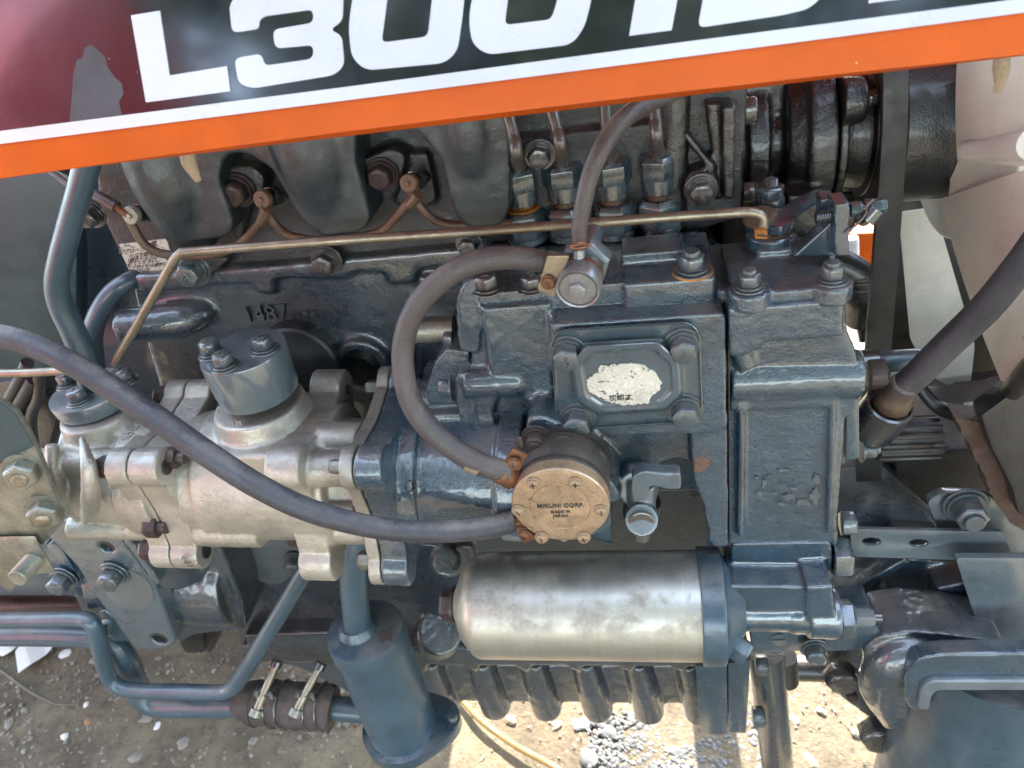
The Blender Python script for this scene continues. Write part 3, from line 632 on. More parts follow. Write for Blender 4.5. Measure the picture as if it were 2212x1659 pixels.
obj('outer_run', band([(1934, 90, .125), (1936, 180, .115), (1934, 280, .112), (1926, 400, .115), (1915, 550, .12), (1903, 700, .125), (1895, 800, .13), (1884, 930, .135), (1876, 1040, .14), (1868, 1120, .145)], 52), M_BELT, belt, bev=.0008)
for y in (232, 300): 
    p = P(1938, y, .1128); obj('worn_print', text('B38' if y > 250 else 'RPF', p, (0, 0, -1), (1, 0, 0), mp(14, p), .0003), M_RUBG, belt, smooth=False)
cp = thing('crank_pulley', 'dark lower crankshaft pulley half hidden behind the gear case', 'pulley', P(1850, 1040, .2))
obj('sheave', lathe(P(1842, 1020, .22), 'x', [(0, .04), (0, .075), (.004, .078), (.012, .066), (.02, .078), (.024, .074), (.024, .03)], 64), M_RUBD, cp)

# ================================================================== injection pump housing
SLZ = P(1040, 634, .02).z                               # top of the pump head
def spots(base, L): return [(P(x, y, Y) - base, r) for x, y, Y, r in L]
HB2 = P(1280, 800, .05)
M_HOUS = paint('pump_housing_paint', BLUE, .26, .3, .75, .42, rust=.22, chip=.12, spots=spots(HB2, [(*CF(1020, 1000), .0, .03), (*CF(1030, 1120), .0, .03), (*CF(1700, 1260), -.01, .028), (*CF(1200, 1150), -.015, .02), (*CF(1220, 1090), -.015, .016), (*CF(2180, 1330), .01, .03), (*CF(1030, 940), .0, .02), (1510, 1000, .0, .022)]))
hs = thing('injection_pump_housing', 'blue grey cast housing carrying the square inspection cover', 'pump housing', P(1280, 800, .05))
def box_top(x0, y0, x1, y1, Y, zt, Yb, dz):              # block whose top front edge runs (x0, y0)-(x1, y1) at depth Y
    a, b = P(x0, y0, Y), P(x1, y1, Y); return ext([(a.x, Y, zt - dz), (b.x, Y, zt - dz), (b.x, Y, zt), (a.x, Y, zt)], (0, Yb - Y, 0))
slz = PZ(1040, 634, SLZ)
cast('housing_casting', [
    prism([(1018, 660), (1576, 630), (1577, 1180), (1500, 1180), (1330, 1180), (1130, 1110), (1045, 1105), (1035, 1000), (1018, 980)], .022, .105),
    prism([(1040, 668), (1190, 655), (1195, 940), (1120, 850), (1055, 800)], .014, .06),
    prism(rnd([(1186, 700), (1568, 676), (1570, 928), (1500, 938), (1210, 946)], 14), .0, .06),
    prism([(1492, 900), (1572, 895), (1573, 1182), (1542, 1182), (1522, 1150), (1522, 1095), (1500, 1040), (1494, 985)], .002, .05),
    cyl2(P(1005, 826, .02), P(1125, 822, .022), mp(34, P(1060, 826, .02)), 24), dome(P(1115, 822, .022), 'x', mp(33, P(1060, 826, .02)), .012),
    prism([CF(870, 900), CF(1010, 930), CF(985, 1000), CF(1010, 1180), CF(1040, 1660), CF(960, 1660), CF(880, 1200)], .012, .06),
    lathe(P(1235, 1000, .03), 'y', [(-.045, mp(112, P(1225, 1000, 0))), (-.03, mp(118, P(1225, 1000, 0))), (0, mp(116, P(1225, 1000, 0)))], 40),
    prism(rnd([CF(1195, 1060), CF(1290, 1030), CF(1450, 1100), CF(1640, 1190), CF(1720, 1330), CF(1300, 1240), CF(1200, 1190)], 20), -.012, .04),
    prism(rnd([(984, 650), (1000, 612), (1030, 600), (1040, 690), (1034, 760), (1016, 765), (990, 755)], 10), .018, .09),
    prism(rnd([(984, 812), (1020, 800), (1030, 990), (1010, 1000), (986, 880)], 10), .016, .09)], M_HOUS, hs, .0016, 4, .00025, cut=[cutp([(1322, 1012), (1345, 1012), (1370, 1024), (1402, 1018), (1430, 1000), (1462, 990), (1492, 998), (1500, 1040), (1515, 1065), (1528, 1106), (1528, 1200), (1322, 1200)], .022, -.07, .065)])
bolt(hs, P(*CF(738, 530), .03), 0, 0, '-x', 28, M_BOLT, 'plain'); bolt(hs, P(*CF(728, 850), .03), 0, 0, '-x', 38, M_BOLT, 'seven')
bolt(hs, *CF(1262, 1170), -.018, '-y', 40, M_RBOLT, 'stud')
slab = thing('delivery_block', 'dusty top slab of the injection pump with rusty stud nuts', 'pump head', P(1290, 620, .02))
fill_ = box_top(1535, 640, 1600, 632, .02, SLZ - .011, .09, .02)
gz = box_top(1030, 632, 1546, 605, .02, SLZ, .088, .019)
cast('slab_casting', [gz, fill_, box_top(1346, 603, 1546, 600, .015, SLZ + .001, .07, .02), box_top(1344, 560, 1480, 548, .042, SLZ + .0095, .07, .02)], M_CAST, slab, .0013, 3, .0002)
for x, y, af in ((1054, 608, 46), (1150, 606, 40)): bolt(slab, PZ(x, y + 19, SLZ + .001), 0, 0, 'z', af, M_DBOLT, 'seven')
bolt(slab, PZ(1496, 588, SLZ + .001), 0, 0, 'z', 50, M_BOLT, 'stud'); tag(slab, slab['label'], slab['category'])
obj('rust_washer', lathe(PZ(1496, 588, SLZ + .0006), 'z', [(0, mp(47, P(1496, 588, .0))), (.0012, mp(46, P(1496, 588, 0)))], 28), M_OCHRE, slab)

# four delivery unions with their injector pipes
UN = [((1140, 516), 1126, 366, [(1122, 366, .05), (1116, 335, .05), (1110, 295, .055), (1098, 250, .06), (1078, 210, .07)], 'first injector union from the left with an orange rust ring'),
      ((1230, 508), 1219, 355, [(1217, 355, .05), (1211, 320, .05), (1203, 280, .055), (1192, 240, .06), (1178, 200, .07)], 'second injector union from the left, beside the bent fuel hose'),
      ((1330, 503), 1325, 348, [(1322, 348, .05), (1316, 310, .05), (1311, 275, .055), (1308, 235, .06), (1306, 190, .065)], 'third injector union from the left, behind the fuel hose'),
      ((1427, 494), 1420, 338, [(1421, 338, .05), (1419, 300, .05), (1416, 260, .055), (1413, 230, .06), (1410, 190, .065)], 'rightmost injector union beside the black cast bracket')]
for (bx, by), tx_, ty, pp, lab in UN:
    b = PZ(bx, by + 2, SLZ + .001); t = thing('injector_union', lab, 'union', b, 'injector unions on the pump head')
    H = .001
    while True:                                          # height that reaches the top of the nut in the photograph
        q = RW.transposed() @ (b + Vector((0, 0, H)) - CAM); 
        if q.y / q.z * F + CY < ty - 4 or H > .09: break
        H += .001
    s = mp(43, b) ; ph = random.uniform(0, 1)
    obj('base_ring', cyl(b, 'z', s * 1.02, H * .09, 32, .0006), M_BOLT, t)
    obj('lower_nut', hexa(b + Vector((0, 0, H * .09)), 'z', s * 1.95, H * .36, ph), M_BOLT, t, bev=.0006, ang=20)
    first = bx < 1150
    obj('neck', cyl(b + Vector((0, 0, H * .44)), 'z', s * .62, H * .1, 28), M_OCHRE if first else M_WIRE, t)
    if first: obj('rust_ring', lathe(b + Vector((0, 0, H * .452)), 'z', [(0, s * .86), (.0008, s * .86), (.0022, s * .6)], 28), M_OCHRE, t, label='orange rusted ring around the neck')
    obj('collar', cyl(b + Vector((0, 0, H * .52)), 'z', s * .84, H * .24, 32, .0008), M_BOLT, t)
    obj('upper_nut', hexa(b + Vector((0, 0, H * .72)), 'z', s * 1.75, H * .28, ph + .3), M_BOLT, t, bev=.0006, ang=20)
    top_ = b + Vector((0, 0, H)); q = [top_ + Vector((0, 0, -.002))] + [P(*k) for k in pp[1:]]
    tr = obj('sleeve', cyl2(top_ - Vector((0, 0, .002)), top_ + (q[1] - top_).normalized() * .009, s * .45, 20, s * .38), M_PIPES, t)
    obj('injector_pipe', tube(q, mp(13.5, q[1]), 14), M_PIPES, t)

# inspection cover
ic = thing('inspection_cover', 'pressed square cover plate with four bolts and a peeling cream label', 'cover plate', P(1350, 820, 0))
def loft(rings, cap=True):                               # rings of equal length, given as lists of points
    n = len(rings[0]); v = [p for r in rings for p in r]; f = []
    for j in range(len(rings) - 1):
        for i in range(n):
            b = (i + 1) % n; f.append((j * n + i, j * n + b, (j + 1) * n + b, (j + 1) * n + i))
    if cap: f.append(tuple((len(rings) - 1) * n + i for i in range(n)))
    return v, f
def sc(poly, k, k2=None):
    cx = sum(p[0] for p in poly) / len(poly); cy = sum(p[1] for p in poly) / len(poly)
    return [(cx + (p[0] - cx) * k, cy + (p[1] - cy) * (k2 or k)) for p in poly]
op = rnd([(1186, 712), (1511, 692), (1520, 912), (1204, 934)], 46, 7)
rg = [([P(*p, Y) for p in sc(op, k)]) for k, Y in ((1.0, .003), (1.0, -.003), (.995, -.0042), (.985, -.0045), (.975, -.004), (.968, -.0018), (.95, -.0015))]
oc = rnd([(1229, 782), (1262, 745), (1425, 735), (1472, 778), (1477, 852), (1440, 886), (1290, 896), (1243, 866)], 12, 5)
def res(poly, n=96):
    q = [Vector(p) for p in poly]; L = [0]
    for a, b in zip(q, q[1:] + q[:1]): L.append(L[-1] + (b - a).length)
    out = []; q.append(q[0])
    for i in range(n):
        s = L[-1] * i / n; k = max(j for j in range(len(L)) if L[j] <= s); k = min(k, len(q) - 2)
        t = (s - L[k]) / max(1e-9, L[k + 1] - L[k]); out.append(tuple(q[k] * (1 - t) + q[k + 1] * t))
    c = Vector((sum(p[0] for p in out) / n, sum(p[1] for p in out) / n)); i0 = min(range(n), key=lambda i: math.atan2(out[i][1] - c.y, out[i][0] - c.x)); out = out[i0:] + out[:i0]
    return out
def ringset(poly, ks): return [[P(*p, Y) for p in sc(res(poly), k)] for k, Y in ks]
pr = ringset(op, ((1.0, .003), (1.0, -.003), (.995, -.0042), (.985, -.0046), (.975, -.004), (.967, -.0018), (.95, -.0014)))
pr += ringset(oc, ((1.06, -.0014), (1.02, -.002), (.995, -.005), (.975, -.0095), (.955, -.0118), (.92, -.0124), (.82, -.0122), (.79, -.0112), (.74, -.0104), (.7, -.0103)))
obj('plate', loft(pr), M_PLATE, ic, ang=24)
def ragged(poly, amp, k=4):
    random.seed(11); out = []
    for a, b in zip(poly, poly[1:] + poly[:1]):
        for i in range(k): t = i / k; out.append((a[0] + (b[0] - a[0]) * t + random.uniform(-amp, amp), a[1] + (b[1] - a[1]) * t + random.uniform(-amp, amp)))
    return out
obj('worn_label', prism(ragged([CF(1590, 805), CF(1625, 770), CF(1660, 760), CF(1680, 715), CF(1760, 702), CF(1800, 708), CF(1850, 697), CF(1960, 706), CF(2000, 740), CF(2045, 760), CF(2072, 820), CF(2062, 870), CF(2010, 915), CF(1985, 955), CF(1900, 962), CF(1840, 968), CF(1790, 955), CF(1720, 945), CF(1690, 920), CF(1610, 885), CF(1600, 850)], 2.2), -.0112, -.0104), M_CREAM, ic, smooth=False, label='cream label with its printing almost worn away')
p = P(*CF(1810, 920), -.0114); obj('label_print', text('確認す', p, P(1345, 859.5, -.0114) - P(1320, 861, -.0114), Vector((0, 0, 1)), mp(12, p), .0002, .015), M_INK, ic, smooth=False)
for (x, y), k in ((CF(1463, 618), 'four'), (CG(0, 570), 'seven'), (CF(1527, 1050), 'seven'), (CG(10, 990), 'four')): bolt(ic, x, y, -.0015, '-y', 52, M_BOLT, k, roll=random.uniform(-20, 20))

# ================================================================== gear case
gc = thing('gear_case', 'blue cast timing gear case right of the inspection cover with peeling paint patch', 'gear case', P(1700, 900, .05))
CZ = P(1590, 636, .0).z
g1 = box_top(1583, 634, 1828, 612, 0, CZ, .075, .014)
ribp = P(1700, 815, .02)
cast('case_casting', [
    prism([(1556, 668), (1826, 645), (1832, 720), (1850, 760), (1858, 810), (1854, 880), (1838, 900), (1826, 905), (1806, 1172), (1560, 1180)], .014, .11),
    prism([(1574, 668), (1824, 646), (1824, 728), (1660, 742), (1632, 760), (1600, 775), (1576, 770)], -.004, .06),
    cyl2(P(1574, 818, .022), P(1856, 806, .024), mp(52, ribp), 32), cyl2(P(1590, 735, .015), P(1612, 790, .015), mp(24, P(1600, 735, 0)), 18),
    prism([CG(365, 985), CG(405, 950), CG(405, 1830), CG(355, 1830)], .007, .04), prism([CG(955, 950), CG(1000, 950), CG(985, 1400), CG(965, 1800), CG(935, 1800)], .009, .05),
    prism([CG(300, 940), CG(1000, 920), CG(990, 985), CG(310, 1010)], .009, .05),
    cyl2(P(*CJ(330, 120), .03), P(*CJ(980, 90), .03), mp(40, P(1700, 1145, .03)), 28)], M_CAST, gc, .0016, 4, .00028)
cast('top_cap', [g1, lathe(PZ(1618, 628, CZ), 'z', [(-.01, .0125), (.0015, .0125)], 28), lathe(PZ(1796, 612, CZ), 'z', [(-.01, .0125), (.0015, .0125)], 28), boxw(P(1640, 600, .03).x, P(1720, 600, .03).x, .045, .085, CZ - .01, CZ + .006)], M_CAST, gc, .0013, 3, .0002)
for x, y, k in ((1618, 622, 'stud'), (1796, 606, 'stud')): bolt(gc, PZ(x, y, CZ + .0015), 0, 0, 'z', 44, M_BOLT, k)
obj('worn_edge', ptube([(*CG(378, 1000), .0072), (*CG(385, 1200), .0068), (*CG(384, 1500), .0068), (*CG(378, 1800), .0072)], 2.2, n=8), M_PALE, gc)
obj('joint_line', prism([(1573, 660), (1575.5, 660), (1578, 1182), (1575.5, 1182)], .0055, .03), M_GASK, gc)
def blot(n, cx, cy, rx, ry, Y, seed, hole=.3):           # ragged flake outline
    random.seed(seed); out = []
    for i in range(n):
        a = 2 * math.pi * i / n; k = 1 - hole * random.random(); out.append((cx + rx * k * math.cos(a), cy + ry * k * math.sin(a)))
    return prism(out, Y, Y + .004)
for i, (c, rx, ry) in enumerate([(CG(870, 1445), 12, 13), (CG(860, 1560), 13, 24), (CG(790, 1600), 26, 9), (CG(690, 1560), 18, 9), (CG(640, 1610), 14, 5), (CG(530, 1480), 8, 12), (CG(500, 1540), 10, 8), (CG(660, 1390), 16, 4), (CG(560, 1430), 7, 4), (CG(720, 1510), 10, 5), (CG(480, 1440), 5, 5), (CG(600, 1540), 7, 4)]):
    obj('paint_flake', blot(17, c[0], c[1], rx, ry, .0125, i, .6), M_PALE, gc, smooth=False)
sp = thing('side_plate', 'grey steel plate on the right face of the gear case', 'plate', P(1842, 930, .04))
obj('plate', prism([CG(1060, 930), CG(1145, 930), CG(1148, 1310), CG(1060, 1330)], .02, .07), M_PLATE, sp, bev=.0015)
obj('spacer', prism([CG(1010, 945), CG(1058, 940), CG(1055, 1345), CG(1000, 1360)], .025, .07), M_PALE, sp, bev=.001)
bolt(sp, P(*CG(1150, 1250), .04), 0, 0, 'x', 38, M_BOLT, 'stud')
bolt(gc, P(*CG(1160, 770), .03), 0, 0, 'x', 58, M_RBOLT, 'plain', label='big hex plug with rust on its lower flats'); bolt(gc, P(*CJ(990, 75), .03), 0, 0, 'x', 48, M_BOLT, 'plain')
ss = thing('stop_shaft', 'blue stub tube pointing right from the gear case toward the fan', 'shaft', P(1940, 780, .06))
obj('tube', cyl2(P(*CG(1240, 690), .06), P(*CG(1545, 668), .06), mp(24, P(1940, 780, .06)), 28), M_PIPE, ss, bev=.003); obj('lower_bar', prism([CG(1250, 750), CG(1430, 745), CG(1420, 840), CG(1260, 850)], .06, .09), M_BLUE, ss, bev=.003)
obj('collar', cyl2(P(*CG(1160, 700), .055), P(*CG(1260, 690), .055), mp(30, P(1940, 780, .06)), 28), M_DBOLT, ss)

# ================================================================== governor lever, stop bracket
gv = thing('governor_lever', 'blue pivoting lever with stacked nuts at the end of the long rod', 'lever', P(1660, 500, .045))
gb = PZ(1664, 527, CZ + .002)
obj('pivot_boss', lathe(gb, 'z', [(0, .0165), (.008, .0165), (.0095, .015), (.0095, .012)], 40), M_BLUE, gv, bev=.0005)
obj('washer', lathe(gb + Vector((0, 0, .0095)), 'z', [(0, .014), (.002, .014), (.003, .012)], 32), M_RUST, gv)
ex = PZ(1640, 490, CZ + .022)
zl = gb.z + .014
def PL(x, y): return PZ(x, y, zl)
obj('arm', ext([PL(*q) for q in rnd([CC(400, 1490), CC(400, 1440), CC(640, 1400), CC(740, 1330), CC(890, 1270), CC(905, 1300), CC(760, 1390), CC(700, 1490), CC(640, 1530)], 8)], (0, 0, .006)), M_BLUE, gv, bev=.0008)
obj('eye', lathe(PL(*CC(500, 1470)) + Vector((0, 0, .004)), 'z', [(0, .011), (.006, .011), (.007, .0095)], 28), M_WIRE, gv)
obj('tail_block', prism([CC(470, 1495), CC(550, 1495), CC(550, 1550), CC(470, 1550)], .036, .042), M_OCHRE, gv, bev=.0006)
nb = PL(*CC(565, 1370)) + Vector((0, .0, .004))
for i, nm in enumerate(('nut', 'lock_nut')): obj(nm, hexa(nb + Vector((0, 0, .0075 * i)), 'z', .0165, .007, .4 + i * .3), M_BOLT, gv, bev=.0006, ang=20)
obj('stud_end', thread(nb + Vector((0, 0, .014)), 'z', .0046, .007), M_BOLT, gv)
stb = thing('stop_screw_bracket', 'blue angled bracket with stop screw and twisted lock wire', 'bracket', P(1800, 510, .03))
cast('bracket_casting', [prism([CC(895, 1290), CC(990, 1285), CC(1000, 1470), CC(890, 1460)], .045, .06), prism([CC(985, 1330), CC(1085, 1310), CC(1080, 1660), CC(980, 1660)], .026, .045), prism([CC(720, 1660), CC(950, 1450), CC(985, 1440), CC(985, 1660)], .035, .048)], M_BLUE, stb, .001, 2)
s0, s1 = P(*CC(860, 1415), .036), P(*CC(1000, 1395), .036); obj('stop_screw', thread(s0, s1 - s0, mp(13, s0), (s1 - s0).length, .0014), M_BOLT, stb)
s2, s3 = P(*CC(1085, 1360), .034), P(*CC(1290, 1330), .034)
obj('lock_nut', hexa(s2, s3 - s2, mp(30, s2), .007), M_BOLT, stb, bev=.0005, ang=20); obj('screw_shank', cyl2(s2, s3, mp(10, s2), 16), M_BOLT, stb)
obj('drilled_head', hexa(P(*CC(1180, 1350), .034), s3 - s2, mp(34, s2), .012), M_BOLT, stb, bev=.0005, ang=20); obj('barrel', cyl2(P(*CC(1195, 1425), .03), P(*CC(1265, 1350), .03), mp(18, s2), 20), M_BOLT, stb)
obj('lock_wire', ptube([(*CC(1240, 1290), .024), (*CC(1190, 1340), .024), (*CC(1185, 1390), .026), (*CC(1110, 1470), .024), (*CC(1045, 1510), .0255)], 2.6, n=8), M_PIPES, stb)

# ================================================================== throttle rod
rod = thing('throttle_rod', 'long bare steel control rod crossing above the pump to the governor lever', 'rod', P(1000, 505, .03))
re = ex
obj('rod', tube([P(246, 786, .035), P(290, 712, .033), P(340, 625, .031), P(368, 576, .03), P(378, 560, .03), P(390, 549, .03), P(410, 544, .03), P(560, 532, .031), P(737, 519, .032), P(1000, 502, .036), P(1300, 480, .04), P(1475, 467, .042), P(1600, 459, .043), P(1622, 459, .043), P(1640, 464, .043), P(1648, 474, .043), P(1648, 492, .043)], mp(11, P(900, 510, .03)), 18), M_STEEL, rod)
obj('split_pin', ptube([(1636, 508, .03), (1660, 510, .03)], 3, n=8), M_RUST, rod)
r2 = thing('short_rod', 'thin bare steel rod entering from the left edge below the dark hose', 'rod', P(60, 805, .03))
obj('rod', ptube([(-60, 806, .03), (40, 806, .03), (160, 800, .03)], 9.5, n=14), M_STEEL, r2)

# ================================================================== fuel lift pump, hoses, fuel fitting
lp = thing('fuel_lift_pump', 'round bronze covered fuel pump with six screws and raised lettering', 'fuel pump', P(1210, 1095, -.05))
LY = -.058; lc = P(1210, 1094, LY); lr = mp(106, lc)
obj('gasket', lathe(Vector((lc.x, -.012, lc.z)), '-y', [(0, lr * 1.03), (.006, lr * 1.03)], 64), M_GASK, lp)
obj('body', lathe(Vector((lc.x, -.018, lc.z)), '-y', [(0, lr * .98), (.001, lr), (.022, lr), (.023, lr * .985), (.0245, lr * .985), (.0255, lr)], 72), M_PUMP, lp)
obj('middle_ring', lathe(Vector((lc.x, -.0435, lc.z)), '-y', [(0, lr * .99), (.0005, lr), (.004, lr), (.0045, lr * .99)], 72), M_PUMP, lp)
obj('front_cover', lathe(Vector((lc.x, -.048, lc.z)), '-y', [(0, lr), (.0085, lr), (.0098, lr * .975), (.01, lr * .93), (.01, lr * .635), (.0094, lr * .625), (.0094, lr * .615), (.01, lr * .605), (.0101, lr * .2), (.0101, .0002)], 72), M_BRASS, lp, ang=28)
for x, y in ((1152, 1043), (1243, 1042), (1120, 1102), (1299, 1102), (1170, 1160), (1261, 1160)): bolt(lp, x, y, LY - .0006, '-y', 25, M_BRASS, 'screw', name='screw')
X_, Z_ = Vector((1, 0, 0)), Vector((0, 0, 1))
for s, (x, y), h in (('MIKUNI CORP.', CF(1420, 1618), 11), ('MADE IN', CF(1420, 1658), 7.5), ('JAPAN', CI(1422, 26), 8)):
    p = P(x, y, LY - .0003); obj('raised_lettering', text(s, p, X_, Z_, mp(h, p), .0012, .006), M_PUMP, lp, smooth=False)
def arrow(x, y, ang, L=17):
    c = P(x, y, LY - .0002); d = Vector((math.cos(ang), 0, math.sin(ang))); n = Vector((-d.z, 0, d.x)); L = mp(L, c); t = mp(1.3, c)
    return join(ext([c - d * L - n * t, c + d * L - n * t, c + d * L + n * t, c - d * L + n * t], (0, -.0005, 0)), *[ext([c + d * L, c + d * L * .4 + n * L * .35 * s, c + d * L * .4 + n * (L * .35 * s - t * 2 * s)], (0, -.0005, 0)) for s in (1, -1)])
for x, y, a in ((1206, 1058, 1.57), (1152, 1083, 2.7), (1248, 1082, .45), (1163, 1117, .5), (1250, 1117, 2.7)): obj('raised_arrow', arrow(x, y, a, 12), M_BRASS, lp, smooth=False)
for x, y in ((1198, 1028), (1275, 1062), (1128, 1066), (1146, 1138), (1218, 1164), (1290, 1132)): obj('raised_ring', ring(P(x, y, LY - .0003), 'y', mp(7, lc), .0004, 24, 6), M_BRASS, lp)
for a in (1.45, .55, 2.5): 
    n = Vector((math.cos(a), 0, math.sin(a))); obj('side_boss', lathe(Vector((lc.x, -.031, lc.z)) + n * (lr - .0015), n, [(0, .0075), (.0018, .0072), (.0018, .0062), (.0012, .006)], 24), M_PUMP, lp)
obj('inlet_pipe', ptube([(1090, 1012, -.045), (1150, 1050, -.04)], 17, smooth=False), M_COPPER, lp); obj('outlet_pipe', ptube([(1080, 1134, -.045), (1150, 1118, -.04)], 17, smooth=False), M_COPPER, lp)

fh = thing('fuel_hose', 'grey rubber hose bent in a wide C from the fitting to the lift pump', 'hose', P(900, 780, -.03))
obj('hose', ptube([(1204, 572, -.028), (1165, 563, -.028), (1120, 557, -.028), (1060, 559, -.028), (1000, 576, -.03), (945, 612, -.032), (902, 660, -.034), (876, 720, -.036), (870, 790, -.04), (888, 868, -.044), (930, 928, -.048), (985, 972, -.05), (1040, 1003, -.05), (1098, 1020, -.048)], [23.5, 24.5, 25.5, 26, 26, 25.5, 25, 24.5, 24, 25, 25.5, 25.5, 25.5, 25], n=28, sub=10), M_RUBG, fh)
a_, b_ = P(1010, 991, -.05), P(1037, 1003, -.05); obj('paint_mark', tube([a_, b_], mp(26, a_), 28), M_PIN, fh, label='cream paint band on the hose')
def clamp(label, a, b, r, m, scr, ears, group='hose clamps'):
    t = thing('hose_clamp', label, 'clamp', P(*a), group)
    obj('band', ptube([a, b], r, n=32, smooth=False), m, t, bev=.0004); obj('ear', prism(ears[0], ears[1], ears[1] + .003), m, t, bev=.0005)
    bolt(t, *scr, 24, m, 'screw', name='screw'); return t
t = clamp('rusty hose clamp joining the C hose to the bronze pump', (1078, 1016, -.049), (1108, 1032, -.046), 27, M_COPPER, (1110, 1002, -.076, (-.1, -1, .3)), ([CF(1080, 1290), CF(1110, 1250), CF(1205, 1300), CF(1150, 1400), CF(1140, 1380), CF(1060, 1340)], -.073))
s0 = P(*CF(1158, 1240), -.062); obj('screw_end', thread(s0, P(*CF(1152, 1195), -.058) - s0, mp(8, s0), .008), M_RBOLT, t)
t = clamp('coppery hose clamp at the pump end of the long dark hose', (1086, 1132, -.046), (1106, 1126, -.046), 24, M_COPPER, (1133, 1155, -.062, (-.2, -1, -.2)), ([CI(1140, 110), CI(1200, 115), CI(1265, 175), CI(1180, 210), CI(1150, 150)], -.058))
lh = thing('supply_hose', 'long dark rubber hose crossing in front of the silver hydraulic pump', 'hose', P(500, 950, -.07))
obj('hose', ptube([(-80, 722, -.05), (0, 727, -.052), (70, 745, -.055), (150, 783, -.06), (240, 838, -.065), (340, 905, -.072), (440, 975, -.08), (540, 1040, -.085), (640, 1091, -.085), (740, 1124, -.08), (850, 1145, -.072), (960, 1148, -.062), (1050, 1140, -.052), (1110, 1127, -.046)], [27, 26.5, 26, 26, 27, 28, 28, 27, 26, 25, 24, 24, 24, 24], n=28, sub=10), M_RUBB, lh)
oh = thing('overflow_hose', 'dusty thin rubber hose rising from the fuel fitting up under the hood', 'hose', P(1300, 350, -.02))
obj('hose', ptube([(1251, 535, -.034), (1252, 490, -.034), (1262, 430, -.032), (1278, 370, -.028), (1310, 303, -.02), (1350, 255, -.008), (1400, 222, .01), (1470, 190, .03)], [16, 17.5, 19, 19.5, 20.5, 21, 21, 21], n=24, sub=10), M_RUBG, oh)
rc = thing('spring_clip', 'coppery wire spring clip squeezing the lower end of the thin hose', 'clip', P(1254, 528, -.034))
obj('wire_ring', ring(P(1251, 529, -.034), 'z', mp(18, P(1251, 529, -.034)), .0009, 32, 8), M_COPPER, rc); obj('wire_end', ptube([(1232, 532, -.044), (1256, 528, -.046), (1278, 529, -.043)], 3, n=8), M_COPPER, rc); obj('wire_eye', ptube([(1250, 523, -.047), (1262, 526, -.049), (1268, 530, -.046)], 3, n=8), M_COPPER, rc)
ff = thing('fuel_fitting', 'grey round capped fuel fitting with hex button above the inspection cover', 'fitting', P(1250, 620, -.03))
ax = Vector((-.13, -1, -.12)).normalized(); c = P(1248, 625, -.048); r = mp(49, c)
obj('cap', lathe(c - ax * .012, ax, [(0, r * .96), (.003, r), (.0115, r), (.0125, r * .97), (.012, r * .9), (.0108, r * .87), (.0108, r * .84), (.0118, r * .8), (.012, .0002)], 48), M_GREYM, ff, ang=30)
obj('hex_button', hexa(c - ax * .0002, ax, r * .72, .0035, .3), M_GREYM, ff, bev=.0006, ang=20)
obj('copper_washer', cyl(c - ax * .0145, ax, r * .98, .0025, 40), M_COPPER, ff); obj('banjo_body', cyl(c - ax * .026, ax, r * .8, .012, 36), M_BLUE, ff)
obj('hex_body', hexa(c - ax * .034, ax, r * 2.1, .012, .2), M_STRAP, ff, bev=.001, ang=20); obj('inlet_stub', cyl(c - ax * .06, ax, r * .5, .03), M_BLUE, ff)
obj('hose_nipple', ptube([(1251, 540, -.034), (1252, 572, -.036), (1252, 590, -.038)], [13, 13, 17], n=20), M_GREYM, ff)
bt_ = prism(rnd([CF(1335, 0), CF(1480, 0), CF(1440, 90), CF(1380, 270), CF(1270, 215), CF(1300, 130)], 5), -.044, -.041)
hb = thing('hose_bracket', 'pale flat clamp tab with one rusty cross head screw beside the round fitting', 'clamp', P(1190, 600, -.044), 'hose clamps')
obj('tab', bt_, M_STEEL, hb, bev=.0005); obj('back_tab', prism([CF(1290, 120), CF(1440, 60), CF(1430, 270), CF(1280, 240)], -.034, -.030), M_PLATE, hb, bev=.0005); obj('band', ptube([(1180, 566, -.028), (1208, 573, -.028)], 26, n=32, smooth=False), M_ZINC, hb)
bolt(hb, *CF(1342, 170), -.045, '-y', 28, M_COPPER, 'screw', name='screw')

# fuel cock
fc = thing('fuel_cock', 'blue grey drain tap with flat lever handle below the housing', 'tap', P(1390, 1080, 0))
obj('stem', cyl2(P(1388, 1082, .03), P(1384, 1110, .03), mp(40, P(1388, 1080, .03)), 32), M_DBOLT, fc)
cast('body', [cyl2(P(1388, 1040, .0), P(1385, 1125, -.002), mp(30, P(1388, 1080, 0)), 28), cyl2(P(1386, 1100, .02), P(1386, 1124, -.022), mp(34, P(1388, 1110, 0)), 28), cyl2(P(1378, 1020, .03), P(1378, 1058, .0), mp(42, P(1388, 1020, .03)), 28)], M_STRAP, fc, .0011, 4)
cast('handle', [prism(rnd([CF(1880, 1500), CF(1885, 1425), CF(1960, 1395), CF(2100, 1412), CF(2200, 1408), CF(2205, 1510), CF(2130, 1515), CF(2020, 1490), CF(1990, 1500), CF(2010, 1560), CF(1890, 1590)], 8), -.018, -.008)], M_STRAP, fc, .0009, 5, cut=[prism(rnd([CF(2040, 1440), CF(2170, 1436), CF(2172, 1492), CF(2100, 1490), CF(2050, 1480)], 8), -.03, -.0165)])
obj('outlet_ring', lathe(P(1386, 1126, -.022), '-y', [(0, mp(28, P(1385, 1126, -.02))), (.001, mp(28, P(1385, 1126, -.02))), (.0015, mp(25, P(1385, 1126, -.02))), (0, mp(9, P(1385, 1126, -.02))), (-.006, mp(8, P(1385, 1126, -.02)))], 32), M_PIPES, fc)
obj('lower_nut', cyl2(P(1386, 1142, .0), P(1386, 1160, .0), mp(18, P(1386, 1145, 0)), 20), M_PIPES, fc)

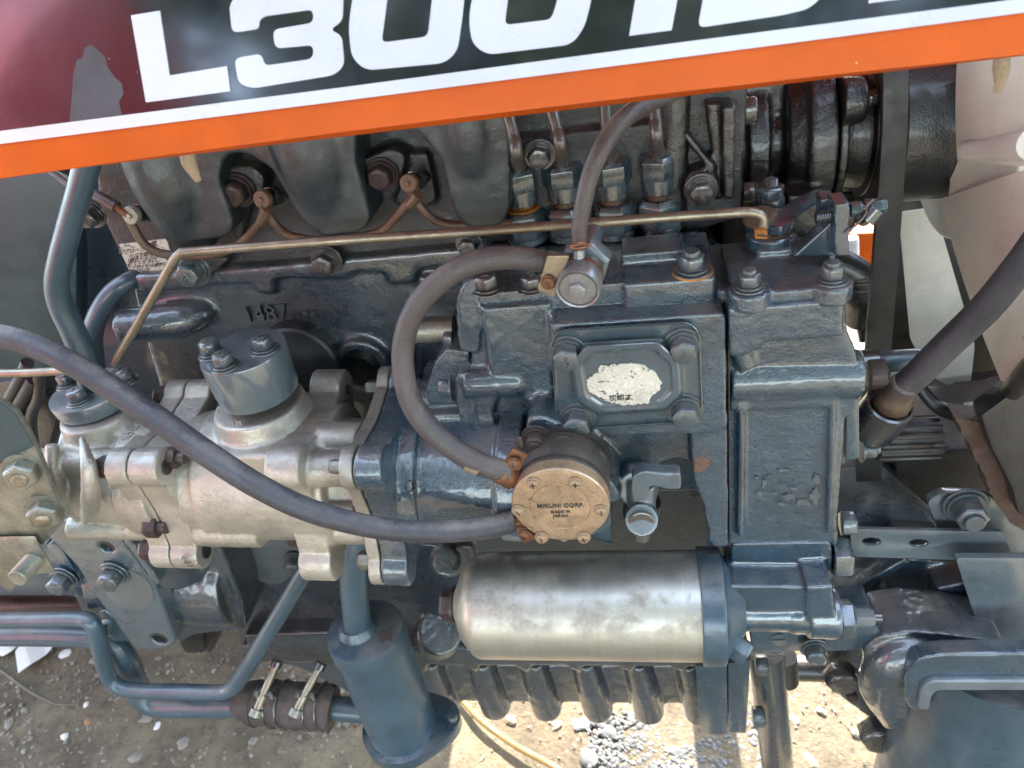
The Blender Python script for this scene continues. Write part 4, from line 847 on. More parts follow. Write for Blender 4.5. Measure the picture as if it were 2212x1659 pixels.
# ================================================================== hydraulic pump
hp = thing('hydraulic_pump', 'weathered silver cast aluminium hydraulic pump with diagonal bolted flanges', 'hydraulic pump', P(450, 1010, .0))
ha, hbp = P(180, 1018, .012), P(900, 1022, .012)         # the pump's axis
hd = (hbp - ha).normalized()
def hx(px): return ha + hd * ((px - 180) / 720 * (hbp - ha).length)
hu = Vector((0, -1, 0)); hu = (hu - hd * hu.dot(hd)).normalized(); hw = hd.cross(hu)
def hpl(px0, px1, R_, r_lug, n=4, ph=0.0, waist=.8):     # flange: n lugs round the axis (ph = 0: a lug faces the viewer)
    pts = []
    for i in range(n * 12):
        a = ph + 2 * math.pi * i / (n * 12); k = abs(((i % 12) - 0) / 12); k = min(k, 1 - k) * 2     # 0 at a lug, 1 between lugs
        flat = (R_ * math.cos(math.pi / n)) / math.cos((k * math.pi / n) - math.pi / n) if k < 1 else R_ * math.cos(math.pi / n)
        rr = min(flat, R_ - r_lug * .35) * (1 - (1 - waist) * math.sin(k * math.pi / 2) ** 2)
        pts.append(hx(px0) + (hu * math.cos(a) - hw * math.sin(a)) * rr)
    return ext(pts, hx(px1) - hx(px0))
def hc(px0, px1, r0, r1=None, n=40, off=Vector()): return lathe(hx(px0) + off, hd, [(0, r0), ((hx(px1) - hx(px0)).length, r1 if r1 else r0)], n)
def lug(px0, px1, ang, rad, r): 
    o = (hu * math.cos(ang) - hw * math.sin(ang)) * rad; return hc(px0, px1, r, r, 20, o)
PI = math.pi
Q = PI / 4
cast('end_body', [hc(185, 400, .041, .050), hc(170, 200, .034, .042), lathe(P(212, 885, .02), '-z', [(0, mp(80, P(212, 885, .02))), (.02, mp(90, P(212, 885, .02))), (.045, mp(100, P(212, 885, .02)))], 40), lug(170, 380, Q + .1, .046, .011), lug(170, 380, -Q, .046, .011), lug(170, 400, Q + PI / 2, .046, .011),
    ptube([(176, 945, -.022), (192, 1010, -.044), (196, 1075, -.044), (186, 1125, -.024)], [6, 17, 21, 8], n=14), ptube([(112, 960, -.02), (118, 1030, -.03), (150, 1105, -.026)], [14, 16, 14], n=14), hc(330, 400, .052, .054)], M_SILVER, hp, .0014, 6, .0003)
def square(px0, px1, c=.045, r=.0145, w_=.93): return [hpl(px0, px1, (c + r * .6) * 1.4142, r, 4, Q, w_)] + [lug(px0, px1, Q + PI / 2 * i, c * 1.4142, r) for i in range(4)]
cast('front_flange', square(368, 411), M_SILVER, hp, .0011, 1, .0001)
cast('centre_plate', square(414, 470), M_SILVER, hp, .0011, 1, .0001)
cast('main_body', [hc(460, 700, .0515), hc(500, 690, .054), lug(466, 600, -.6, .047, .014), lathe(P(558, 868, .018), '-z', [(0, mp(96, P(558, 868, .018))), (.012, mp(104, P(558, 868, .018))), (.035, mp(130, P(558, 868, .018)))], 44),
    boxw(hx(560).x, hx(690).x, -.03, .05, hx(600).z + .02, hx(600).z + .052)], M_SILVER, hp, .0015, 6, .0003)
cast('rear_flange', square(684, 748, .048, .017, .9) + [hc(690, 760, .056), hc(740, 830, .044), lug(740, 815, Q, .058, .014), lug(740, 815, .05, .05, .010), lug(740, 820, -.5, .045, .013), lug(740, 820, 1.3, .047, .013)], M_SILVER, hp, .0015, 4, .00025)
cast('adaptor_plate', square(822, 846, .05, .016, .92), M_SILVER, hp, .0012, 2, .0002)
def onax(px, a, rad): return hx(px) + (hu * math.cos(a) - hw * math.sin(a)) * rad
for px, a, rad, m in ((352, Q, .0636, M_RBOLT), (352, -Q, .0636, M_RBOLT), (162, Q, .046, M_RBOLT), (476, Q + .12, .06, M_RBOLT), (398, -.25, .052, M_RBOLT), (352, Q * 3, .0636, M_RBOLT), (640, -1.2, .056, M_RBOLT)):
    p = onax(px, a, rad); d = mp(33, p)
    obj('pump_bolt', join(hexa(p + hd * .004, -hd, d * 1.3, .003 + .009, .3), cyl(p, hd, d * .45, mp(30, p))), m, hp, bev=.0005, ang=20)
for px, a, rad in ((806, Q, .068), (806, Q * 3, .068), (806, -Q, .068)):
    p = onax(px, a, rad); d = mp(28, p); obj('steel_bolt', join(hexa(p + hd * .006, -hd, d * 1.3, .012, .3), cyl(p + hd * .005, hd, d * .8, .002)), M_ZINC, hp, bev=.0005, ang=20)
def hole(px, a, rad, r, name='bolt_hole'):
    p = onax(px, a, rad); obj(name, lathe(p, hd, [(.0008, r), (.0014, r), (.0014, r * .8), (-.003, r * .75), (-.003, .0003)], 20), M_DARK, hp)
hole(470, Q, .064, .0062); hole(470, -Q, .064, .0062); hole(748, Q, .066, .004); hole(748, Q * 3, .068, .004)
tp_ = onax(390, Q, .073); u_ = (hx(390) - hu * .0 + Vector((0, .02, 0))) - hx(390)
obj('raised_lettering', text('ROTATION', hx(390) + Vector((0, -.012, .0595)), Vector((.02, 1, 0)), Vector((-1, .02, 0)), .0052, .0016, .02), M_SILVER, hp, smooth=False)
pz_ = P(*CE(1535, 1085), -.036); obj('raised_lettering', text('2-28', pz_, Vector((1, 0, .03)), Vector((0, .55, 1)), mp(9, pz_), .0016, .01), M_SILVER, hp, smooth=False)
pz_ = hx(445) + Vector((0, -.0605, -.042)); obj('raised_lettering', text('4-31', pz_, Vector((.0, 0, -1)), Vector((1, 0, 0)), .0055, .0016, .01), M_SILVER, hp, smooth=False)

ob = thing('outlet_cap', 'blue cylindrical outlet block with three bolts on top of the silver pump', 'cap', P(550, 880, .02))
def vcap(tx, ty, bx, by, Y, rpx, m, par):
    b = P(bx, by, Y); top_ = None; z = b.z
    while True:
        q = RW.transposed() @ (Vector((b.x, b.y, z)) - CAM)
        if q.y / q.z * F + CY < ty or z > b.z + .12: break
        z += .0005
    r = mp(rpx, b); obj('block', lathe(b, 'z', [(0, r * .94), (.003, r * .97), (z - b.z - .0015, r), (z - b.z, r * .985)], 56), m, par); return Vector((b.x, b.y, z)), r
ct, cr_ = vcap(520, 757, 560, 845, .018, 90, M_CAP, ob)
for x, y in ((460, 757), (488, 784), (573, 748)): bolt(ob, PZ(x, y + 8, ct.z), 0, 0, 'z', 40, M_BOLT, 'plain' if 0 else 'seven')
ib = thing('inlet_cap', 'round blue inlet cap with bolts where the big bent pipe enters', 'cap', P(210, 900, .03))
ct2, _ = vcap(198, 842, 210, 870, .028, 84, M_CAP, ib)
for x, y in ((152, 822), (174, 858), (272, 816)): bolt(ib, PZ(x, y + 8, ct2.z), 0, 0, 'z', 36, M_BOLT, 'seven')
sp1 = thing('suction_pipe', 'thick blue bent pipe rising from the inlet cap to the hood edge', 'pipe', P(140, 620, .03))
obj('pipe', ptube([(202, 850, .03), (186, 780, .03), (158, 715, .03), (132, 660, .03), (123, 615, .03), (131, 560, .03), (150, 490, .03), (170, 420, .03), (190, 350, .03), (215, 270, .03)], [27, 27, 26, 26, 25.5, 25, 25.5, 26, 27, 28], n=28), M_PIPE, sp1)
obj('weld_collar', lathe(P(203, 846, .03), 'z', [(0, mp(36, P(203, 846, .03))), (.004, mp(30, P(203, 846, .03)))], 28), M_PIPE, sp1)
sp2 = thing('bypass_pipe', 'slimmer rust spotted blue pipe curving into the block behind the thick one', 'pipe', P(220, 670, .09))
obj('pipe', ptube([(330, 590, .13), (285, 605, .1), (240, 636, .09), (208, 690, .085), (200, 740, .085), (208, 810, .085)], [20, 20, 20.5, 21, 21, 21], n=24), M_PIPE, sp2)

# blue drive housing between the silver pump and the injection pump
dh = thing('pump_drive_housing', 'blue cast drive housing bolting the silver pump to the engine', 'housing', P(900, 1000, .03))
cast('housing_casting', [hc(880, 1110, .045, .048), hc(1075, 1120, .052)] + square(848, 898, .05, .0165, .9) + [hc(848, 930, .053), prism([CF(545, 880), CF(600, 700), CF(680, 600), CF(830, 620), CF(840, 900), CF(740, 960), CF(560, 960)], .03, .09),
    boxw(hx(900).x, hx(1090).x, .02, .1, hx(900).z - .055, hx(900).z + .05), lug(898, 960, Q * 3, .055, .02)], M_CAST, dh, .0016, 5, .0003)
obj('grease_hole', lathe(onax(925, .55, .0525), onax(925, .55, .1) - onax(925, .55, .05), [(-.003, .0003), (-.003, .003), (.0008, .0034), (.0008, .0042), (-.002, .0044)], 18), M_RUST, dh)
tr = thing('control_tube', 'bare bright steel tube between the C hose and the pump housing', 'tube', P(940, 710, .05))
obj('tube', cyl2(P(*CF(440, 480), .055), P(*CF(735, 468), .055), mp(29, P(940, 710, .055)), 28), M_ZINC, tr)

# ================================================================== left bracket with nuts
lb = thing('lever_bracket', 'zinc plated hydraulic lever bracket with nuts at the left edge', 'bracket', P(50, 1050, -.06))
obj('plate', prism([(-60, 850), CE(0, 950), CE(100, 1020), CE(180, 1150), CE(250, 1300), CE(320, 1480), CH(415, 40), CH(400, 80), CH(280, 210), CH(0, 190), CH(-150, 180)], -.062, -.057), M_ZINC, lb, bev=.0008)
obj('painted_strip', prism([(-60, 852), CE(0, 953), CE(96, 1022), CE(176, 1152), CE(215, 1235), CE(100, 1290), CE(-160, 1440)], -.0628, -.0622), M_TEAL, lb, smooth=False, label='plate top still wearing blue green paint')
for (x, y), s in ((CE(160, 1378), 60), (CE(305, 1640), 60)):
    p = P(x, y, -.062); ax_ = Vector((.35, -1, -.05)).normalized(); w_ = mp(s, p)
    obj('washer', cyl(p, ax_, w_ * .72, .002, 28), M_ZINC, lb); obj('nut', hexa(p + ax_ * .002, ax_, w_, .010, .4), M_ZINC, lb, bev=.0007, ang=20)
    obj('stud', thread(p + ax_ * .011, ax_, w_ * .27, .004), M_STEEL, lb); obj('tab_washer', ptube([(x - 26, y + 6, -.066), (x - 8, y + 30, -.064)], [5, 5], n=8), M_ZINC, lb)
obj('lower_plate', ext([P(*q, -.066) for q in (CH(-150, 195), CH(240, 190), CH(362, 395), CH(180, 408), CH(-40, 360), CH(-150, 330))], Vector((.0, .0015, .0045))), M_ZINC, lb, bev=.0008)
s0, s1 = P(*CH(225, 310), -.066), P(*CH(105, 440), -.088); obj('threaded_stud', thread(s0, s1 - s0, mp(21, s0), (s1 - s0).length, .0017), M_ZINC, lb)
obj('gusset', prism([CH(-40, 300), CH(20, 330), CH(110, 470), CH(65, 520), CH(-40, 450)], -.05, -.046), M_ZINC, lb, bev=.0006)

# ================================================================== lower left: mounting bracket, starter body, pipes
mb = thing('pump_mount', 'blue slanted mounting plate with two rusty threaded holes and a bolt', 'bracket', P(260, 1280, .03))
cast('mount_casting', [prism(rnd([CH(300, 150), CH(420, 45), CH(740, 150), CH(800, 200), CH(1010, 480), CH(1142, 840), CH(1110, 880), CH(1060, 896), CH(868, 896), CH(825, 830), CH(660, 600), CH(480, 330)], 12), .012, .03), prism([CH(640, 650), CH(680, 640), CH(830, 760), CH(850, 840), CH(740, 840), CH(690, 800)], .02, .045),
     prism([CH(800, 190), CH(830, 160), CH(1040, 460), CH(1010, 480)], .004, .03), prism([CH(640, 735), CH(700, 720), CH(700, 810), CH(650, 805)], .016, .04)], M_PLATE, mb, .0013, 4, .0002,
     cut=[cyl(P(*CH(690, 232), .012) - Vector((0, .03, 0)), 'y', mp(16, P(230, 1183, .012)), .08), cyl(P(*CH(1030, 826), .012) - Vector((0, .03, 0)), 'y', mp(18, P(343, 1381, .012)), .08)])
for x, y, r in ((*CH(690, 232), 17), (*CH(1030, 826), 19)): 
    p = P(x, y, .0135); R0 = mp(r, p); obj('threaded_hole', join(*[ring(p + Vector((0, .0012 * i, 0)), 'y', R0 * .95, .0009, 24, 6) for i in range(8)]), M_RUST, mb, label='rusty threaded hole')
obj('oval_pad', ext([P(x, y, .011) for x, y in [(278 + 52 * math.cos(t) * 1 + 12 * math.sin(t), 1276 + 44 * math.sin(t)) for t in [2 * PI * i / 32 for i in range(32)]]], (0, .004, 0)), M_PALE, mb, bev=.0006)
bolt(mb, *CH(745, 395), .0105, '-y', 42, M_BOLT, 'four')
sb = thing('starter_body', 'dark blue cylindrical starter housing behind the mounting plate', 'starter', P(400, 1240, .07))
cast('body', [cyl2(P(250, 1220, .08), P(525, 1230, .085), mp(118, P(400, 1230, .08)), 44), prism([CH(820, 160), CH(1400, 140), CH(1560, 560), CH(1590, 760), CH(1240, 800), CH(1160, 860)], .045, .14), cyl2(P(380, 1130, .05), P(380, 1215, .05), mp(75, P(380, 1180, .05)), 32)], M_BLOCK, sb, .0022, 5, .0004)
obj('foot', prism(rnd([CH(1165, 850), CH(1240, 740), CH(1310, 740), CH(1325, 910), CH(1205, 912)], 6), .07, .12), M_DARK, sb, bev=.001); obj('foot', prism([CH(1305, 750), CH(1440, 730), CH(1390, 880), CH(1360, 912), CH(1320, 900)], .075, .12), M_RBOLT, sb, bev=.001)
obj('cap_flange', prism(rnd([CH(980, 230), CH(1060, 320), CH(1200, 330), CH(1370, 240), CH(1340, 180), CH(1000, 180)], 8), .02, .05), M_PALE, sb, bev=.0008)
ch = thing('clutch_housing', 'blue transmission casing with a dark recess at the lower left', 'casing', P(60, 1220, .1))
cast('casing', [prism([(-700, 1130), CH(290, 190), CH(560, 640), CH(540, 670), (-700, 1330)], .1, .26), prism([(-700, 1000), (110, 1000), CH(300, 190), (-700, 1240)], .07, .12)], M_BLOCK, ch, .003, 3)
obj('rail', prism([CH(-900, 250), CH(300, 200), CH(420, 360), CH(500, 560), CH(440, 545), CH(-900, 545)], .05, .08), M_PLATE, ch, bev=.003)
obj('lower_tube', ptube([(-700, 1306, .09), (190, 1306, .09)], 22, smooth=False, n=20), M_RBOLT, ch)
bp = prism([CH(345, 190), CH(400, 240), CH(520, 440), CH(585, 650), CH(540, 660), CH(430, 420), CH(300, 220)], .03, .06); obj('edge_plate', bp, M_BLUE, ch, bev=.001)
bolt(ch, *CH(415, 425), .028, '-y', 40, M_BOLT, 'four')
obj('bell_housing', prism([(140, 330), (340, 330), (380, 950), (140, 950)], .2, .24), M_BLOCK, ch, bev=.004)
dp = thing('dash_side_panel', 'dark teal side panel left of the thick bent pipe', 'panel', P(60, 600, .14))
obj('panel', prism([(-700, 300), (95, 355), (150, 380), (166, 560), (165, 790), (-700, 950)], .14, .16), M_TEAL, dp, bev=.004)
wh = thing('wiring_loom', 'dark sheathed cables hanging behind the silver bracket at the left edge', 'cables', P(60, 900, .06))
for pts, r, m in (([CE(180, 690), CE(130, 800), CE(60, 940), CE(20, 1100)], 13, M_RUBD), ([CE(220, 800), CE(160, 900), CE(110, 1010), CE(130, 1150)], 15, M_RUBD), ([CE(250, 760), CE(250, 900), CE(200, 1050), CE(220, 1250)], 12, M_DARK)): obj('cable', ptube([(x, y, .05) for x, y in pts], r, n=12), m, wh)
obj('back_bracket', prism([CE(-60, 830), CE(250, 790), CE(380, 1000), CE(300, 1300), CE(220, 1250), CE(180, 1000), CE(-60, 900)], .07, .09), M_DARK, wh, bev=.002)

pa = thing('drain_pipe', 'thin blue steel pipe bent down and back up toward the silver pump', 'pipe', P(400, 1490, 0))
obj('pipe', ptube([(-80, 1339, .01), (60, 1339, .01), (165, 1337, .01), (192, 1341, .008), (206, 1360, .006), (216, 1400, .004), (228, 1445, .002), (242, 1472, .0), (268, 1488, -.002), (320, 1493, -.002), (400, 1494, -.002), (468, 1496, -.002), (500, 1488, -.002), (522, 1462, -.002), (560, 1400, .0), (610, 1316, .01), (650, 1248, .016), (672, 1212, .02), (682, 1180, .022), (684, 1150, .026)], 16.5, n=22), M_PIPE, pa)
pb = thing('return_pipe', 'thicker blue steel pipe running behind the thin one into the rubber joint', 'pipe', P(400, 1525, .01))
obj('pipe', ptube([(-80, 1371, .03), (100, 1372, .03), (190, 1376, .03), (240, 1390, .03), (270, 1425, .028), (290, 1475, .026), (310, 1508, .022), (345, 1524, .02), (420, 1526, .018), (545, 1526, .016)], [24, 24, 24, 26, 27, 27, 26, 25, 24, 24], n=24), M_PIPE, pb)
pc = thing('joint_pipe', 'short blue pipe stub between the rubber joint and the strainer', 'pipe', P(770, 1535, .01))
obj('pipe', ptube([(715, 1530, .016), (800, 1537, .016)], 26, smooth=False, n=24), M_PIPE, pc)
rj = thing('rubber_joint', 'short thick weathered rubber sleeve joining two blue pipes', 'rubber sleeve', P(630, 1522, .016))
obj('sleeve', ptube([(538, 1518, .016), (545, 1518, .016), (600, 1520, .016), (660, 1525, .016), (712, 1529, .016), (722, 1530, .016)], [40, 46, 47, 48, 49, 43], n=36), M_JOINT, rj)
for rx in (556, 600, 624, 646, 706): obj('mould_ridge', ring(P(rx, 1518 + (rx - 540) * .067, .016), P(720, 1530, .016) - P(540, 1518, .016), mp(47.5, P(540, 1518, .016)), .0009, 40, 6), M_JOINT, rj)
for (ax0, ay0), (bx0, by0), rx, lab in ((CH(1790, 985), CH(1662, 1290), 578, 'wire hose clip with long screw at the left end of the rubber sleeve'), (CH(2075, 1000), CH(1918, 1290), 662, 'wire hose clip with slotted screw at the right end of the rubber sleeve')):
    t = thing('wire_hose_clip', lab, 'hose clip', P(bx0, by0, -.02), 'wire hose clips')
    j0, j1 = P(540, 1518, .016), P(720, 1530, .016); jd = (j1 - j0).normalized(); jr = mp(49, j0)
    for off in (12, 36): obj('wire_ring', ring(P(rx + off, 1518 + (rx - 540) * .067, .016), jd, jr, .0011, 40, 8), M_DBOLT, t)
    p0, p1 = P(ax0, ay0, .004), P(bx0, by0, -.03); obj('screw', cyl2(p0, p1, mp(8.5, p1), 14), M_STEEL, t); obj('screw_head', cyl2(p1 - (p1 - p0).normalized() * .002, p1 + (p1 - p0).normalized() * .005, mp(13, p1), 20), M_ZINC, t); obj('screw_tip', cyl2(p0 - (p1 - p0).normalized() * .003, p0 + (p1 - p0).normalized() * .003, mp(13, p0), 18), M_DBOLT, t)
    n_ = p0 + (p1 - p0) * .62; obj('bridge', boxw(n_.x - .010, n_.x + .012, n_.y - .004, n_.y + .006, n_.z - .0015, n_.z + .0015), M_DBOLT, t, bev=.0004)
    for k in (-.006, .009): obj('bridge_lug', cyl(Vector((n_.x + k, n_.y - .003, n_.z - .004)), 'z', .0018, .008, 12), M_ZINC, t)
    obj('slot', boxw(p1.x - .003, p1.x + .003, p1.y - .0062, p1.y - .0055, p1.z - .0042, p1.z - .0036), M_VOID, t)

# ================================================================== strainer cylinder
os_ = thing('oil_strainer', 'upright blue cylinder with a pipe in its rust stained top', 'strainer', P(830, 1500, .005))
sc_, scr = P(788, 1360, .0), mp(85, P(788, 1360, .0))
fl_ = sc_.z - .165
obj('body', lathe(Vector((sc_.x, sc_.y, fl_)), 'z', [(0, scr * .97), (.142, scr * .97), (.143, scr * 1.0), (.160, scr), (.1645, scr * .97), (.165, scr * .9), (.166, .0002)], 64), M_PIPE, os_, ang=40)
obj('stub_pipe', tube([Vector((P(770, 1352, 0).x, .0, sc_.z + .0)), P(770, 1322, .0), P(765, 1275, .004), P(764, 1225, .008), P(768, 1180, .012), P(775, 1150, .016)], mp(31, P(766, 1260, 0)), 28), M_PIPE, os_)
pb_ = Vector((P(770, 1352, 0).x, .0, sc_.z)); obj('weld_bead', lathe(pb_ + Vector((0, 0, .001)), 'z', [(0, mp(43, pb_)), (.003, mp(40, pb_)), (.008, mp(33, pb_))], 32), M_PIPE, os_)
def rust_blot(): 
    random.seed(4); p = Vector((sc_.x + scr * .62, sc_.y - scr * .18, sc_.z + .0008)); return ext([p + Vector((.0085 * (.5 + .6 * random.random()) * math.cos(i * PI / 9), .011 * (.5 + .6 * random.random()) * math.sin(i * PI / 9), 0)) for i in range(18)], (0, 0, .0003))
obj('rust_stain', rust_blot(), M_RUST, os_, smooth=False)
obj('base_flange', ext([Vector((sc_.x, sc_.y, fl_ - .004)) + Vector((math.cos(a), math.sin(a), 0)) * scr * (1.16 if math.cos(a) < .5 else 1.16 + .5 * max(0, math.cos((a - .2))) ** 6) for a in [2 * PI * i / 64 for i in range(64)]], (0, 0, .014)), M_BLUE, os_, bev=.0012)
bolt(os_, P(*CI(725, 1350), .0), 0, 0, 'z', 18, M_BOLT, 'plain')

# ================================================================== oil filter canister and its head
cn = thing('oil_filter_canister', 'large horizontal bare steel oil filter canister with a brown end bolt', 'oil filter', P(1250, 1305, 0))
c0, c1 = P(984, 1306, .0), P(1512, 1307, .0); cd = (c1 - c0).normalized(); L = (c1 - c0).length; rr = mp(120, P(1250, 1305, -.02))
k_ = L / 528
obj('shell', lathe(c0, cd, [(0, .0002), (0, rr * .30), (.002, rr * .36), (22 * k_, rr * .70), (48 * k_, rr * .95), (56 * k_, rr * .985), (64 * k_, rr), (L * .97, rr), (L, rr * .995)], 96), M_CAN, cn, ang=50)
obj('end_bolt', hexa(c0 - cd * .001, -cd, mp(62, c0), mp(28, c0), .3), M_RBOLT, cn, bev=.0007, ang=20); obj('copper_washer', cyl(c0 - cd * .0025, cd, mp(40, c0), .003, 32), M_RBOLT, cn)
fh_ = thing('filter_bracket', 'blue cast oil filter head with stepped outlet and large hex plugs', 'filter head', P(1680, 1290, 0))
cast('clamp_ring', [lathe(c1 - cd * .001, cd, [(0, rr * 1.06), (46 * k_, rr * 1.06), (52 * k_, rr * .92), (80 * k_, rr * .62), (90 * k_, rr * .5)], 64), prism(rnd([CJ(140, 960), CJ(250, 860), CJ(255, 1005), CJ(150, 1022)], 5), -.018, .02)], M_PIPE, fh_, .0013, 2, .0001)
cast('head_casting', [prism(rnd([CJ(318, 205), CJ(960, 195), CJ(975, 300), CJ(970, 500), CJ(800, 505), CJ(700, 525), CJ(340, 520), CJ(310, 360)], 8), .012, .06), cyl2(P(*CJ(340, 330), .03), P(*CJ(968, 320), .03), mp(44, P(1690, 1215, 0)), 28),
    cyl2(P(*CJ(300, 640), .0), P(*CJ(700, 640), .0), mp(44, P(1690, 1320, 0)), 32), cyl2(P(*CJ(690, 645), .0), P(*CJ(815, 645), .0), mp(47, P(1690, 1320, 0)), 32), cyl2(P(*CJ(805, 650), .0), P(*CJ(1005, 650), .0), mp(55, P(1690, 1320, 0)), 32),
    prism([CJ(300, 480), CJ(970, 490), CJ(990, 760), CJ(810, 770), CJ(380, 740), CJ(300, 700)], -.011, .06), prism([CJ(800, 490), CJ(970, 480), CJ(1005, 820), CJ(810, 825)], -.016, .04)], M_BLUE, fh_, .0015, 4, .0002)
p = P(*CJ(1012, 690), .0); obj('large_nut', hexa(p, 'x', mp(75, p), mp(30, p), .5), M_BOLT, fh_, bev=.0008, ang=20)
p = P(*CJ(1110, 680), .0); obj('small_nut', hexa(p, 'x', mp(36, p), mp(40, p), .2), M_PALE, fh_, bev=.0006, ang=20); obj('outlet_stem', cyl(p - Vector((.006, 0, 0)), 'x', mp(13, p), mp(70, p), 20), M_DBOLT, fh_)
p = P(*CJ(965, 290), .02); obj('hex_plug', hexa(p, 'x', mp(80, p), mp(38, p), .25), M_BOLT, fh_, bev=.0009, ang=20)
p = P(*CJ(290, 835), -.022); d_ = Vector((.75, -.45, -.3)).normalized(); obj('drain_plug', hexa(p + d_ * .007, d_, mp(50, p), .012, .2), M_PIPE, fh_, bev=.0008, ang=20); obj('drain_boss', cyl(p, d_, mp(24, p), .008, 28), M_PIPE, fh_)
obj('lower_rail', prism([CJ(440, 760), CJ(1240, 700), CJ(1340, 880), CJ(960, 905), CJ(450, 905)], .02, .06), M_BLUE, fh_, bev=.002)
p = P(*CJ(627, 832), .0185); obj('slotted_plug', join(cyl(p, 'y', mp(20, p), .004, 28)), M_BOLT, fh_, bev=.0005); obj('slot_bar', boxw(p.x - .006, p.x + .006, p.y - .0015, p.y + .001, p.z - .0016, p.z + .0016), M_PALE, fh_, bev=.0003)
bolt(fh_, *CJ(850, 880), .015, '-y', 38, M_BOLT, 'seven')

# ================================================================== oil pan
op_ = thing('oil_pan', 'dark blue cast oil pan with vertical cooling ribs below the filter', 'oil pan', P(1200, 1490, .1))
gs = [prism([(520, 1395), (880, 1400), (1560, 1408), (1560, 1442), (880, 1438), (525, 1430)], .082, .24), prism([(540, 1425), (880, 1435), (1530, 1440), (1525, 1522), (880, 1515), (760, 1500), (640, 1440)], .104, .22), prism([CH(1580, 800), CH(2130, 780), CH(2180, 1010), CH(1720, 900), CH(1600, 870)], .078, .12)]
for i in range(-2, 5):
    x0 = 1060 + i * 112; gs.append(ptube([(x0 - 24, 1425, .098), (x0 - 8, 1480, .098), (x0 + 12 - i * 2, 1526 + i * 3, .1)], [27, 31, 33], smooth=False, n=20)); gs.append(dome(P(x0 + 12 - i * 2, 1526 + i * 3, .1), (0, 0, -1), mp(33, P(1200, 1500, .1)), .010, 20))
    gs.append(lathe(P(x0 - 40, 1440, .082), 'y', [(0, mp(17, P(1100, 1440, .08))), (.03, mp(17, P(1100, 1440, .08)))], 20))
cast('pan_casting', gs, M_BLOCK, op_, .0022, 9, .0003)
obj('end_flange', prism([CJ(80, 1000), CJ(290, 990), CJ(292, 1445), CJ(120, 1440)], .055, .1), M_BLUE, op_, bev=.0015); obj('end_plate', prism([CJ(296, 985), CJ(440, 960), CJ(412, 1435), CJ(298, 1430)], .052, .2), M_BLUE, op_, bev=.0015)
for x, y in (CJ(445, 990), CJ(425, 1325)): bolt(op_, P(x, y, .07), 0, 0, 'x', 40, M_BOLT, 'plain')

# ================================================================== lower right: axle bracket, strut, swivel tube
ab = thing('axle_bracket', 'blue pressed strap with two slots bolted beside the filter head', 'bracket', P(2000, 1180, .05))
def slot(cx, cy, a=22, b=9): return [(cx + a * math.cos(t) * (1 if abs(math.cos(t)) < .99 else 1), cy + b * math.sin(t)) for t in [2 * PI * i / 24 for i in range(24)]]
obj('strap', prism(rnd([CJ(1085, 110), CJ(2080, 130), CJ(2140, 300), CJ(1780, 310), CJ(1110, 290)], 8), .06, .0632, [slot(*CJ(1225, 192)), slot(*CJ(1532, 202))]), M_STRAP, ab, bev=.0012)
obj('wing', prism(rnd([CJ(1770, 300), CJ(2300, 300), CJ(2320, 850), CJ(1975, 850), CJ(1940, 820)], 10), .04, .046), M_STRAP, ab, bev=.002)
obj('top_ear', prism(rnd([(2003, 1082), (2035, 1066), (2130, 1070), (2260, 1130), (2260, 1200), (2040, 1180)], 12), .075, .083), M_STRAP, ab, bev=.0015); bolt(ab, *CG(1830, 1610), .072, '-y', 60, M_BOLT, 'stud')
ax_ = thing('front_axle_support', 'oily blue cast front axle support at the lower right', 'axle support', P(2000, 1350, .1))
cast('support_casting', [prism([CJ(980, 560), CJ(1450, 300), CJ(1750, 320), CJ(1900, 700), CJ(2250, 900), CJ(2250, 1000), CJ(1400, 920), CJ(960, 900)], .09, .3), cyl2(P(*CJ(1260, 690), .08), P(*CJ(1560, 700), .085), mp(26, P(1940, 1330, .08)), 24), prism([CJ(1640, 500), CJ(1880, 450), CJ(1960, 800), CJ(1660, 780)], .065, .12),
    prism([CJ(930, 880), CJ(1200, 850), CJ(1400, 1390), CJ(1300, 1400), CJ(1170, 1310), CJ(1000, 1180), CJ(940, 1050)], .1, .13), prism([CJ(1000, 560), CJ(1440, 300), CJ(1480, 330), CJ(1100, 560)], .08, .12)], M_BLOCK, ax_, .002, 5, .0005)
bolt(ax_, *CJ(1240, 1340), .095, '-y', 70, M_DBOLT, 'plain'); bolt(ax_, *CJ(1010, 990), .095, '-y', 62, M_DBOLT, 'plain'); bolt(ax_, *CJ(1090, 1165), .099, '-y', 22, M_RUST, 'plain')
obj('shade_backing', prism([(1770, 1020), (1900, 1000), (2050, 1130), (2400, 1150), (2400, 1420), (1770, 1412)], .14, .2), M_BLOCK, ax_, bev=.004)  # fills the gap; top raised to block sun from the filter rail
obj('upper_arm', prism([CJ(1060, 500), CJ(1480, 300), CJ(1700, 300), CJ(1800, 560), CJ(1400, 600)], .11, .16), M_BLUE, ax_, bev=.003)
sw = thing('axle_swivel_tube', 'big upright blue steel tube with a raised rim and stamped digits', 'tube', P(2120, 1550, .04))
tc = P(2120, 1480, .06); tr_ = mp(165, tc)
obj('tube', cyl2(tc + Vector((0, 0, -.3)), tc + Vector((0, 0, .075)), tr_, 72), M_PIPE, sw)
yf = tc.y - tr_
cast('yoke', [prism(rnd([CJ(1440, 1060), CJ(1540, 945), CJ(1700, 925), CJ(2500, 915), CJ(2500, 1110), CJ(1630, 1110), CJ(1575, 1150), CJ(1545, 1275), CJ(1500, 1290), CJ(1440, 1240)], 14), yf + .004, yf + .02)], M_BLUE, sw, .0018, 6, .0003)
